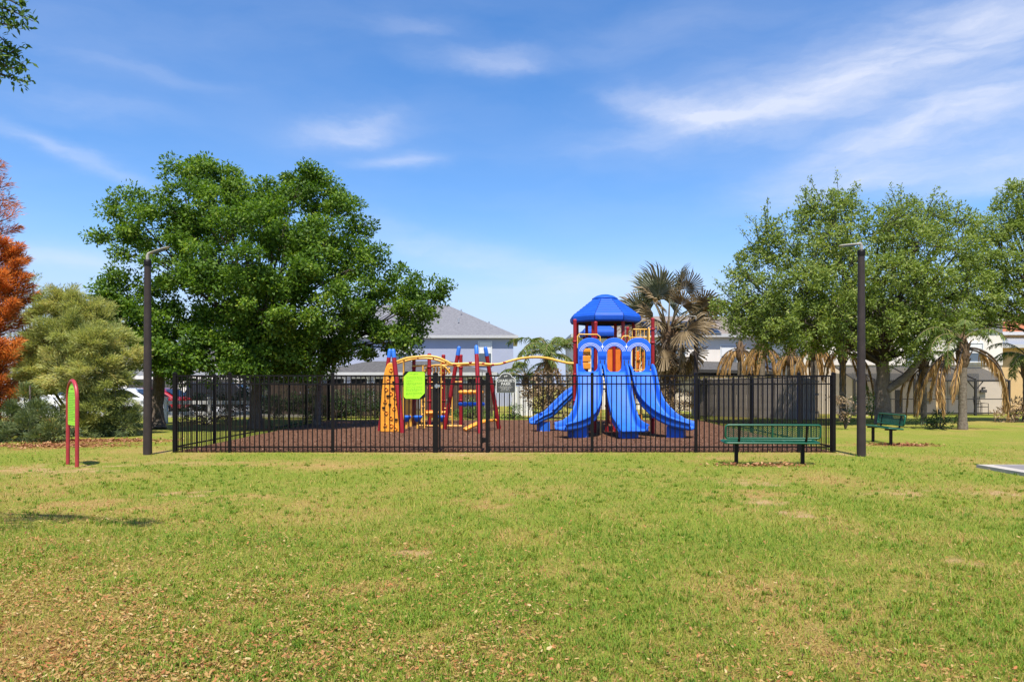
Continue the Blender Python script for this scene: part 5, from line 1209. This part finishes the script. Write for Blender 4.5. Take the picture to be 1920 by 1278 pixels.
for pts, n, sp in [([(-60, 20), (-10, 14), (25, 22), (62, 40)], 70, .028), ([(-60, 60), (-10, 44), (20, 48), (40, 45)], 60, .03), ([(-50, -10), (0, -6), (25, 4), (38, 12)], 50, .03),
                   ([(-60, 95), (-10, 92), (15, 100), (38, 88)], 70, .03), ([(-50, 110), (0, 118), (20, 128), (44, 118)], 80, .03), ([(-50, 120), (0, 138), (22, 146), (48, 155)], 60, .024), ([(-60, 130), (-20, 120), (4, 112), (20, 104)], 60, .03), ([(-60, 60), (-30, 55), (0, 70), (10, 80)], 40, .03), ([(-60, 20), (-20, 26), (0, 34), (12, 30)], 60, .03)]:
    spray([W(x, y, ys_+.1*math.sin(i*2+x)) for i, (x, y) in enumerate(pts)], n, sp)
for a, b_ in (((-6.3, 6.7, 5.4), W(-60, 20, ys_)), ((-6.3, 6.7, 5.4), W(-60, 60, ys_)), ((-6.3, 6.7, 5.4), W(-50, 115, ys_)), ((-6.3, 6.7, 5.4), W(-50, -10, ys_))): tw.tube([a, Vector(a).lerp(Vector(b_), .5)+Vector((0, 0, .12)), b_], [.03, .02, .013], 6)
tw.build('twig', M['bark_dark'], nt_, world=True, fix=False)

# ------------------------------------------------------------------ conifers: feathery branches
def plume(r, start, d, L, n, w, droop, up=0.0):
    """points and directions of fine needles along one drooping or rising branch"""
    t = r.uniform(.12, 1, n)**.8; d = d/np.linalg.norm(d)
    axis = start+d*L*t[:, None]+np.array([0, 0, 1])*((up*t**2-droop*t**1.6)*L)[:, None]
    sc = w*(1-.75*t)+.03
    o = r.normal(0, 1, (n, 3))*sc[:, None]*np.array([1, 1, .55]); return axis+o, nrmz(d*.9+o/np.maximum(sc, .01)[:, None]*.5+np.array([0, 0, .1]))
def conifer(label, base, h, rad, mat, seed, nb, per, L=(.09, .2), wd=.022, up=.15, droop=.1, z0=.1, shape=1.0, trunk_r=.12, fullness=1.0, group='conifers at the left edge', tf=None, clip=None, twigs=True, width=.16, name='conifer_tree', cat='tree', pw_=1.0, bare=0.0):
    t = thing(name, label, cat, base, 0, group); r = np.random.default_rng(seed); rd = random.Random(seed)
    P = []; D = []; T = []; m = MB(); bx, by = base[0], base[1]
    for i in range(nb):
        q = ((i+.5)/nb)**pw_; z = z0*h+(h*.98-z0*h)*q; prof = (1-q)**.75*shape+.06 if shape else math.sin(math.pi*min(1, .15+q*.85))**.6
        l = rad*prof*rd.uniform(.65, 1.15); a = rd.uniform(0, 2*math.pi)
        d = np.array([math.cos(a), math.sin(a), rd.uniform(.05, .45)]); st = np.array([0, 0, z-.0])
        k = int(per*max(.15, l/rad)*rd.uniform(.7, 1.3)); th = 1 if q < 1-bare else .25
        p, dd = plume(r, st, d, l, max(4, int(k*th)), width*(.4+.6*prof), droop, up); P.append(p); D.append(dd); T.append(np.clip(r.normal(.48+rd.uniform(-.22, .22)+(tf(z/h) if tf else 0), .17, len(p)), 0, 1))
        if twigs: m.tube([st, st+d/np.linalg.norm(d)*l*.5+np.array([0, 0, (up*.25-droop*.33)*l]), st+d/np.linalg.norm(d)*l+np.array([0, 0, (up-droop)*l])], [max(.012, trunk_r*.28*prof), .012, .004], 5, cap=False)
    P = np.concatenate(P); D = np.concatenate(D); T = np.concatenate(T); P[:, 2] = np.maximum(P[:, 2], .03)
    Ln = r.uniform(L[0], L[1], len(P)); nr = nrmz(r.normal(0, .6, (len(P), 3))+np.array([0, -.2, .8]))
    v, f = leaf_cards(P, D, nr, Ln, np.full(len(P), wd)*r.uniform(.7, 1.4, len(P)), .3); np_mesh('crown', v, f, M[mat], t, tint=T)
    if twigs: m.build('branch', M['bark_dark'], t, fix=False)
    MB().tube([(0, 0, -.05), (0, 0, h*.5), (0, 0, h*.98)], [trunk_r, trunk_r*.6, .01], 10).build('trunk', M['bark'], t); return t
conifer('tall rust coloured dead conifer at the left edge', (-16.55, 24.0, 0), 8.9, 1.85, 'cyp_orange', 41, 120, 1150, L=(.09, .22), wd=.020, up=.30, droop=.06, trunk_r=.13, z0=.03, bare=.25, width=.15, tf=lambda q: -.35*max(0, (q-.68)/.3))
def big_bush(label, lobes, mat, seed, base, name='conifer_tree', group='conifers at the left edge', n_per=1350, L=(.08, .19), wd=.019, tf=None, cat='tree', trunk=.1, twig=3):
    """many small feathery plumes pointing out of a set of lobes"""
    t = thing(name, label, cat, base, 0, group); r = np.random.default_rng(seed); P = []; D = []; T = []; m = MB(); off = np.array(base); b0 = Vector(base)
    for (c, R_) in lobes:
        c = np.array(c); k = max(4, int(13*(R_/.5)**1.7)); tb = r.uniform(-.2, .2)
        for i in range(k):
            q = nrmz(r.normal(0, 1, 3)+np.array([0, 0, .25])); st = c+q*R_*.25; l = R_*r.uniform(.6, 1.15)
            p, dd = plume(r, st, q, l, int(n_per*.2*r.uniform(.7, 1.3)), .115, .08, .08); P.append(p); D.append(dd); T.append(np.clip(r.normal(.48+tb+r.uniform(-.12, .12), .17, len(p))+(tf(c) if tf else 0), 0, 1))
            if i % twig == 0: e = st+q*l*.8; m.tube([Vector(st)-b0, Vector((st+e)/2+np.array([0, 0, .04]))-b0, Vector(e)-b0], [.012, .008, .003], 4, cap=False)
        s = Vector((b0.x*.6+c[0]*.4, b0.y*.6+c[1]*.4, max(.2, c[2]*.45))); m.tube([Vector((0, 0, .15)), s-b0, Vector(c)-b0], [trunk*.5, trunk*.35, .015], 6, cap=False)
    P = np.concatenate(P)-off; D = np.concatenate(D); T = np.concatenate(T); P[:, 2] = np.maximum(P[:, 2], .02)
    Ln = r.uniform(L[0], L[1], len(P)); nr = nrmz(r.normal(0, .6, (len(P), 3))+np.array([0, -.25, .8])); v, f = leaf_cards(P, D, nr, Ln, np.full(len(P), wd)*r.uniform(.7, 1.4, len(P)), .3)
    np_mesh('crown', v, f, M[mat], t, tint=T); m.build('branch', M['bark_dark'], t, fix=False)
    MB().tube([(0, 0, -.05), (.02, 0, .5), (0, .03, 1.6)], [trunk, trunk*.8, trunk*.4], 8).build('trunk', M['bark'], t); return t
yl = LB([(120, 570, 32, 0), (150, 590, 38, 0), (95, 590, 32, 0), (180, 610, 38, 0), (120, 630, 45, -.5), (170, 650, 45, -.8), (90, 650, 42, -.3), (210, 640, 34, -.3), (225, 675, 36, -.3), (180, 695, 44, -1), (120, 695, 45, -1), (80, 700, 40, -.3), (230, 710, 30, -.3), (205, 735, 38, -.8), (150, 745, 32, -1), (100, 745, 34, -.8), (235, 760, 28, -.5), (190, 775, 34, -1), (230, 795, 24, -.8), (170, 800, 24, -1), (140, 610, 40, 1), (170, 670, 50, 1), (110, 660, 45, 1), (60, 680, 30, .6)], 24.3, 6)
big_bush('broad yellow green conifer with feathery branches behind the red framed sign', yl, 'cyp_leaf', 42, (W(150, 0, 24.5).x, 24.5, 0), tf=lambda c: .1*np.sign(c[2]-2)*.6)
bl = LB([(62, 530, 16, 0), (62, 550, 22, 0), (55, 575, 26, 0), (90, 555, 12, .3), (108, 545, 14, .4), (112, 562, 18, .4), (40, 600, 26, 0), (75, 600, 28, 0), (50, 635, 30, 0)], 27.5, 7)
big_bush('thin topped grey green conifer rising behind the yellow green conifer', bl, 'cyp_leaf', 43, (W(62, 0, 27.5).x, 27.5, 0), n_per=200, tf=lambda c: -.25)
jl = LB([(20, 790, 28, 0), (60, 775, 26, 0), (95, 790, 26, 0), (50, 805, 24, -.5), (100, 812, 20, -.6), (20, 818, 20, -.5), (130, 800, 18, 0), (75, 822, 14, -.7), (-10, 800, 28, 0), (45, 745, 24, .5)], 21.6, 8)
big_bush('low grey green juniper shrub under the rust coloured conifer', jl, 'jun_leaf', 44, (W(55, 0, 21.8).x, 21.8, 0), 'juniper_shrub', 'low shrubs', cat='shrub', trunk=.05, L=(.06, .14))
jl2 = LB([(215, 790, 26, 0), (240, 800, 22, 0), (190, 805, 20, -.2), (250, 780, 18, .3), (165, 805, 16, 0)], 23.3, 9)
big_bush('green juniper shrub below the yellow green conifer beside the tall lamp post', jl2, 'jun_leaf', 45, (W(215, 0, 23.4).x, 23.4, 0), 'juniper_shrub', 'low shrubs', cat='shrub', trunk=.05, L=(.06, .14))

# ------------------------------------------------------------------ hedge and bushes
def bush(label, lobes, mat, seed, base, name='bush', cat='bush', group='bushes along the fences', **k):
    t = thing(name, label, cat, base, 0, group)
    cl = crown_from_lobes('leaves', lobes, M[mat], t, seed, clump_r=k.get('clump_r', .22), leaves=k.get('leaves', 60), dens=k.get('dens', .8), leaf=k.get('leaf', (.05, .09)), asp=k.get('asp', .5), shell=k.get('shell', .5)); b0 = Vector(base); m = MB()
    for (c, R_) in lobes: m.tube([(0, 0, 0), (Vector(c)-b0)*.5+Vector((0, 0, .1)), Vector(c)-b0], [.03, .02, .01], 5, cap=False)
    for i, (q, c) in enumerate(cl):
        if i % 4 == 0: m.tube([Vector(c)-b0, Vector(q)-b0], [.01, .004], 4, cap=False)
    m.build('stem', M['bark_dark'], t, fix=False); return t
bush('dark clipped hedge along the brown board fence left of the climbing wall', [(Vector((x, 36.3, z)), .55) for x in np.arange(-11.6, -5.6, .5) for z in (.45, .95)], 'hedge_leaf', 51, (-8.6, 36.3, 0), name='hedge', cat='hedge', clump_r=.25, leaves=70, leaf=(.05, .10))
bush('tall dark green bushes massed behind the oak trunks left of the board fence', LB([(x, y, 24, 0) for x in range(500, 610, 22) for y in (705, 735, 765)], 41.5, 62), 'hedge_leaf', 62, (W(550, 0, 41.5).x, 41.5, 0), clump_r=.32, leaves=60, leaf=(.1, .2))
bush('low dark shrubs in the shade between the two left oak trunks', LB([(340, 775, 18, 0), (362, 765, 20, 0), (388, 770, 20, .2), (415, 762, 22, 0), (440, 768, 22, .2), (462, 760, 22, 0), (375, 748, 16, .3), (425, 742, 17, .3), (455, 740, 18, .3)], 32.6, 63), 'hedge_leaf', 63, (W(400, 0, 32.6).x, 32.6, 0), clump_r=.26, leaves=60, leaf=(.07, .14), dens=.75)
bush('light green bush seen between the posts of the climbing frame', LB([(880, 772, 22, 0), (862, 778, 16, 0), (898, 770, 20, 0), (880, 752, 14, .3), (905, 785, 16, -.2), (850, 770, 12, 0)], 35.6, 52), 'bush_leaf', 52, (W(882, 0, 35.8).x, 35.8, 0))
bush('small bright green bush beside the white board fence', LB([(962, 770, 16, 0), (950, 776, 13, 0), (974, 774, 13, 0), (962, 786, 12, -.1)], 35.4, 53), 'bush_leaf', 53, (W(962, 0, 35.5).x, 35.5, 0))
bush('tall brown dried shrub behind the small wavy slide', LB([(1000, 745, 24, 0), (1030, 735, 28, 0), (1055, 740, 24, 0), (1010, 720, 22, 0), (1045, 765, 24, 0), (1015, 770, 22, 0), (1000, 790, 14, 0), (1062, 710, 20, .3), (1025, 705, 18, .3)], 36.0, 54), 'dry_leaf', 54, (W(1030, 0, 36).x, 36.0, 0), leaf=(.10, .22), clump_r=.3, leaves=44, asp=.4)
bush('dusty brown bush between the fan palm and the long right hand slide', LB([(1245, 760, 24, 0), (1275, 770, 22, 0), (1230, 735, 20, .4), (1290, 745, 20, .3), (1260, 730, 18, .5)], 36.2, 55), 'dry_leaf', 55, (W(1260, 0, 36.2).x, 36.2, 0), leaf=(.07, .15), leaves=40)
bush('twiggy brown bush just beyond the right fence corner', LB([(1575, 765, 16, 0), (1590, 755, 16, 0), (1605, 768, 14, 0), (1580, 785, 12, 0), (1570, 745, 12, .3)], 27.2, 56), 'dry_leaf', 56, (W(1585, 0, 27.3).x, 27.3, 0), leaf=(.05, .11), leaves=34, dens=.6)
bush('fresh green bush behind the lamp post at the end of the right fence', LB([(1615, 755, 20, 0), (1635, 765, 16, 0), (1600, 780, 14, 0), (1625, 735, 14, 0)], 33.5, 57), 'bush_leaf', 57, (W(1615, 0, 33.6).x, 33.6, 0))
bush('dark shrub beneath the drooping palm fronds beside the sideways bench', LB([(1765, 790, 14, 0), (1745, 795, 13, 0), (1785, 788, 13, 0), (1725, 790, 11, 0), (1765, 776, 10, .2)], 27.4, 58), 'hedge_leaf', 58, (W(1762, 0, 27.4).x, 27.4, 0), leaf=(.08, .2), asp=.25, leaves=40)
bush('brown dry undergrowth below the tan house at the right edge', LB([(1890, 775, 16, 0), (1910, 765, 18, 0), (1930, 775, 18, 0), (1870, 785, 12, 0), (1900, 790, 12, 0)], 32.5, 59), 'dry_leaf', 59, (W(1900, 0, 32.6).x, 32.6, 0), leaf=(.1, .24), asp=.25, leaves=40)
bush('low green bush against the beige wall left of the oak trunk', LB([(1640, 745, 14, 0), (1628, 760, 12, 0)], 35, 60), 'bush_leaf', 60, (W(1635, 0, 35).x, 35, 0))
bush('red leaved low shrub behind the fence corner near the street', LB([(400, 782, 14, 0), (370, 785, 14, 0), (345, 788, 12, 0), (425, 782, 12, 0)], 30.2, 61), 'dry_leaf', 61, (W(385, 0, 30.2).x, 30.2, 0), leaf=(.05, .1))
# ------------------------------------------------------------------ palms
def frond_meshes(L, start_el, droop, n, leaf_len, hang, seed, stem='frond_wood', wd=.035, pw=1.35):
    """feather frond along +x: returns (stem mesh, leaflet mesh)"""
    r = np.random.default_rng(seed); k = 14; pts = [np.zeros(3)]; el = start_el
    for i in range(k):
        el2 = max(-1.5, start_el-droop*((i+1)/k)**pw); pts.append(pts[-1]+np.array([math.cos(el2), 0, math.sin(el2)])*L/k)
    pts = np.array(pts); m = MB().tube([Vector(p) for p in pts], [.03*(1-.85*i/k)+.004 for i in range(k+1)], 6)
    sm = m.build('stem', M[stem], mesh_only=True, fix=False)
    t = np.sort(r.uniform(.16, 1, n)); f_ = t*k; i0 = np.minimum(f_.astype(int), k-1); fr = (f_-i0)[:, None]
    base = pts[i0]*(1-fr)+pts[i0+1]*fr; tg = nrmz(pts[i0+1]-pts[i0]); sd = np.where(r.uniform(0, 1, n) < .5, 1, -1)[:, None]
    d = tg*.55+np.array([0, 1, 0])*sd*(1-hang*.75)+np.array([0, 0, -1])*hang*1.3+r.normal(0, .18, (n, 3)); d = nrmz(d)
    Ln = leaf_len*(.55+.45*np.sin(np.pi*np.clip(t*.9+.08, 0, 1)))*r.uniform(.75, 1.15, n)
    s = nrmz(np.cross(d, r.normal(0, .5, (n, 3))+np.array([.3, 0, .6]))); w = wd*r.uniform(.7, 1.2, n)[:, None]
    mid = base+d*Ln[:, None]*.5+np.array([0, 0, -.04])*hang*Ln[:, None]; d2 = nrmz(d+np.array([0, 0, -.5-.6*hang])); tip = mid+d2*Ln[:, None]*.55
    v = np.stack([base-s*w*.4, base+s*w*.4, mid+s*w*.5, mid-s*w*.5, tip], 1).reshape(-1, 3); b = np.arange(n)[:, None]*5
    fq = np.concatenate([b+np.array([[0, 1, 2, 3]]), b+np.array([[3, 2, 4, 4]])], 0)
    quads = b+np.array([[0, 1, 2, 3]]); tris = b+np.array([[3, 2, 4]])
    me = bpy.data.meshes.new('leaflets'); me.from_pydata(v.tolist(), [], quads.tolist()+tris.tolist())
    at = me.attributes.new('tint', 'FLOAT', 'FACE'); tt = np.clip(r.normal(.5, .22, n), 0, 1); at.data.foreach_set('value', np.concatenate([tt, tt]).astype(np.float32)); me.update()
    return sm, me
FV = {}
def variants(kind):
    if kind in FV: return FV[kind]
    out = []
    for j in range(4):
        if kind == 'green': a = frond_meshes(2.5, R(62-14*j), R(95+8*j), 150, .50, .25, 100+j)
        elif kind == 'dead': a = frond_meshes(2.35, R(38-16*j), R(135-10*j), 190, .46, .95, 110+j, 'frond_dark', .024, .62)
        elif kind == 'hang': a = frond_meshes(1.95, R(70-12*j), R(158-12*j), 200, .44, .98, 130+j, 'frond_dark', .026, .30+.05*j)
        else: a = frond_meshes(2.3, R(50-15*j), R(110), 120, .5, .55, 120+j)
        mt = M['frond_green'] if kind == 'green' else M['frond_dead']
        if kind == 'mixed': mt = M['frond_green']
        a[1].materials.append(mt); out.append(a)
    FV[kind] = out; return out
def put_frond(par, loc, az, kind, j, scale=1.0, pitch=0.0):
    sm, lm = variants(kind)[j % 4]
    o = link('frond', lm, par, loc, (random.uniform(-.2, .2), pitch, az), (scale,)*3); s = link('stem', sm, o); return o
def feather_palm(label, px, Y, zc, fronds, r0=.16, seed=1, group='feather palms', skirt=True, lean=0.0):
    X = (px-HX)/F*Y; t = thing('palm_tree', label, 'palm', (X, Y, 0), 0, group); rd = random.Random(seed)
    n = 18; pts = [(lean*i/n, 0, zc*i/n) for i in range(n+1)]; rs = [r0*(1.15-.25*min(1, i/3))*(1+(.05 if i % 2 else -.03)) for i in range(n+1)]
    MB().tube(pts, rs, 14).build('trunk', M['palm_bark'], t)
    MB().lathe([(r0*.8, zc-.75), (r0*1.25, zc-.6), (r0*1.45, zc-.2), (r0*1.2, zc+.15), (r0*.5, zc+.45), (.001, zc+.6)], (lean, 0, 0), 12).build('crown_shaft', M['palm_brown'], t)
    m = MB()
    for i in range(16):
        a = i*2.4; z = zc-.65+.05*i; m.tube([(lean+r0*.9*math.cos(a), r0*.9*math.sin(a), z), (lean+r0*1.9*math.cos(a), r0*1.9*math.sin(a), z+.28)], [.045, .02], 5)
    m.build('leaf_base', M['palm_brown'], t)
    for (az, kind, j, sc) in fronds: put_frond(t, (lean, 0, zc+(.25 if kind == 'green' else -.05)), R(az), kind, j, sc)
    return t
random.seed(12)
def ring(n, kind, js, a0=0, sc=(.85, 1.1)): return [(a0+360*i/n+random.uniform(-14, 14), kind, random.choice(js), random.uniform(*sc)) for i in range(n)]
feather_palm('palm with drooping dead fronds reaching the grass beside the sideways bench', 1805, 27.0, 2.95, ring(5, 'green', [0, 1], 20, (.6, .8))+[(188, 'green', 1, .85), (200, 'green', 2, .8), (215, 'green', 3, .75), (183, 'dead', 1, 1.3), (200, 'dead', 1, 1.25), (2, 'dead', 0, 1.35), (-20, 'dead', 1, 1.3), (235, 'hang', 3, 1.2), (188, 'hang', 0, 1.35), (60, 'hang', 2, 1.2), (120, 'hang', 1, 1.2)], .155, 1)
feather_palm('slim palm with brown hanging fronds between the oak trunk and the nearer palm', 1732, 31.0, 2.4, ring(7, 'dead', [0, 1, 2, 3], 10, (.75, 1.0))+ring(3, 'green', [1, 2], 50, (.6, .8)), .13, 2)
feather_palm('palm with hanging orange brown fronds just behind the left end of the weathered fence', 1388, 42.5, 3.7, ring(10, 'hang', [0, 1, 2, 3], 0, (.8, 1.05))+[(185, 'dead', 0, 1.0), (205, 'dead', 1, .9)], .17, 3)
feather_palm('olive trunked palm with pale hanging fronds left of the middle of the weathered fence', 1428, 40.5, 3.8, ring(10, 'hang', [0, 1, 2, 3], 15, (.8, 1.1)), .20, 4)
feather_palm('short palm with a round skirt of brown fronds at the middle of the weathered fence', 1482, 39.8, 3.35, ring(9, 'hang', [0, 1, 2, 3], 8, (.7, .95))+ring(4, 'dead', [1, 2], 8, (.6, .8)), .2, 5)
feather_palm('palm with dense orange fronds near the right end of the weathered fence', 1527, 37.5, 3.6, ring(12, 'hang', [0, 1, 2, 3], 0, (.8, 1.1))+ring(2, 'dead', [1, 2], 30, (.6, .8)), .2, 6)
feather_palm('palm with one long hanging frond beyond the end of the right metal fence', 1580, 34.5, 3.3, ring(5, 'dead', [1, 2, 3], 40, (.7, .9))+[(-8, 'dead', 1, 1.1), (6, 'dead', 2, 1.1)], .16, 7)
feather_palm('lush green palm between the blue house and the play tower', 1030, 42.0, 3.0, ring(9, 'green', [0, 0, 1], 20, (.95, 1.25))+ring(8, 'green', [1, 2, 3], 0, (.9, 1.1))+ring(5, 'dead', [1, 2, 3], 33, (.7, .9)), .2, 8)
feather_palm('small green palm at the left of the lush palm beside the blue house', 985, 44.0, 1.8, ring(12, 'green', [0, 1, 2, 3], 20, (.8, 1.0)), .16, 9)
feather_palm('green palm at the far right edge below the tan house', 1925, 33.0, 2.6, ring(11, 'green', [0, 1, 2, 3], 5, (.7, .9)), .16, 10)
# fan palm
def fan_mesh(n, Lf, spread, seed, cup, split=.45, droop=.25):
    r = np.random.default_rng(seed); vs = []; fs = []; tt = []
    for i in range(n):
        a = (i/(n-1)-.5)*spread; da = spread/(n-1)*.5; z0 = .10*((i % 2)*2-1)*.12
        l = Lf*(.72+.28*math.cos(a*.9))*r.uniform(.92, 1.05); sp = split*l
        def pt(rad, ang, dz=0): return (math.cos(ang)*rad, math.sin(ang)*rad, cup*rad*abs(math.sin(ang))*.6+dz)
        dr = -droop*r.uniform(.4, 1.3)*l
        b = len(vs); vs += [pt(.03, a-da*.4), pt(.03, a+da*.4), pt(sp, a+da, .02), pt(sp, a, -.03), pt(sp, a-da, .02), pt(l*.8, a+da*.55, dr*.35), pt(l*.8, a-da*.55, dr*.35), pt(l, a+r.normal(0, .02), dr)]
        fs += [(b, b+1, b+2, b+3), (b, b+3, b+4), (b+3, b+2, b+5), (b+4, b+3, b+6), (b+3, b+5, b+6), (b+6, b+5, b+7)]; q = float(np.clip(r.normal(.5, .2), 0, 1)); tt += [q]*6
    me = bpy.data.meshes.new('fan'); me.from_pydata(vs, [], fs); at = me.attributes.new('tint', 'FLOAT', 'FACE'); at.data.foreach_set('value', np.array(tt, dtype=np.float32)); return me
FG = []; 
for j in range(3):
    a = fan_mesh(34, 1.5, R(235), 200+j, .4, .38, .3); a.materials.append(M['fan_green']); b = fan_mesh(34, 1.4, R(225), 210+j, .55, .36, .42); b.materials.append(M['fan_dry']); c = fan_mesh(26, 1.45, R(150), 220+j, .8, .35, .55); c.materials.append(M['fan_dry']); FG.append((a, b, c))
def fan_palm(label, px, Y, zt):
    X = (px-HX)/F*Y; t = thing('fan_palm', label, 'palm', (X, Y, 0)); rd = random.Random(5)
    MB().tube([(0, 0, 0), (.03, 0, zt*.5), (0, 0, zt)], [.34, .30, .32], 16).build('trunk', M['palm_brown'], t)
    m = MB()
    for i in range(70):
        a = i*2.4; z = zt*.25+i*zt*.0115; m.tube([(.28*math.cos(a), .28*math.sin(a), z), (.52*math.cos(a+.1), .52*math.sin(a+.1), z+.32)], [.075, .03], 5)
    m.build('leaf_boot', M['palm_brown'], t, fix=False)
    specs = []
    for i in range(6): specs.append((i*60+rd.uniform(-15, 15), rd.uniform(60, 84), rd.uniform(1.6, 2.15), 1 if rd.random() < .55 else 0))
    for i in range(9): specs.append((i*40+rd.uniform(-10, 10), rd.uniform(28, 55), rd.uniform(1.4, 1.9), 1 if rd.random() < .6 else 0))
    for i in range(9): specs.append((i*40+rd.uniform(-10, 10), rd.uniform(-8, 22), rd.uniform(1.2, 1.6), 1))
    for i in range(10): specs.append((i*36+rd.uniform(-10, 10), rd.uniform(-75, -35), rd.uniform(.9, 1.4), 2))
    for (az, el, L, kd) in specs:
        az, el = R(az), R(el); d = Vector((math.cos(az)*math.cos(el), math.sin(az)*math.cos(el), math.sin(el)))
        st = Vector((.15*math.cos(az), .15*math.sin(az), zt-.1-(.5 if kd == 2 else 0))); e = st+d*L; mid = st.lerp(e, .5)+Vector((0, 0, .06*L))
        ml = MB().tube([st, mid, e], [.045, .032, .024], 6); 
        fwd = (d+Vector((0, 0, -.25 if kd < 2 else -.5))).normalized(); sdv = fwd.cross(Vector((0, 0, 1))).normalized(); u = sdv.cross(fwd)
        tw_ = rd.choice((-1, 1))*rd.uniform(.3, 1.3); s2 = sdv*math.cos(tw_)+u*math.sin(tw_); u2 = s2.cross(fwd)*-1; u2 = fwd.cross(-s2)
        q = Matrix((fwd, -s2, u2)).transposed().to_euler()
        o = link('fan_leaf', FG[rd.randint(0, 2)][kd], t, e, q, (rd.uniform(.85, 1.1),)*3)
        pe = ml; inv = (Matrix.Translation(e) @ q.to_matrix().to_4x4() @ Matrix.Diagonal((*o.scale, 1))).inverted()
        ml.v = [tuple(inv @ Vector(v)) for v in ml.v]; ml.build('leaf_stalk', M['frond_wood' if kd < 2 else 'frond_dark'], o, fix=False)
    return t
fan_palm('tall grey and brown fan palm rising beside the play tower roof', 1253, 37.5, 4.55)
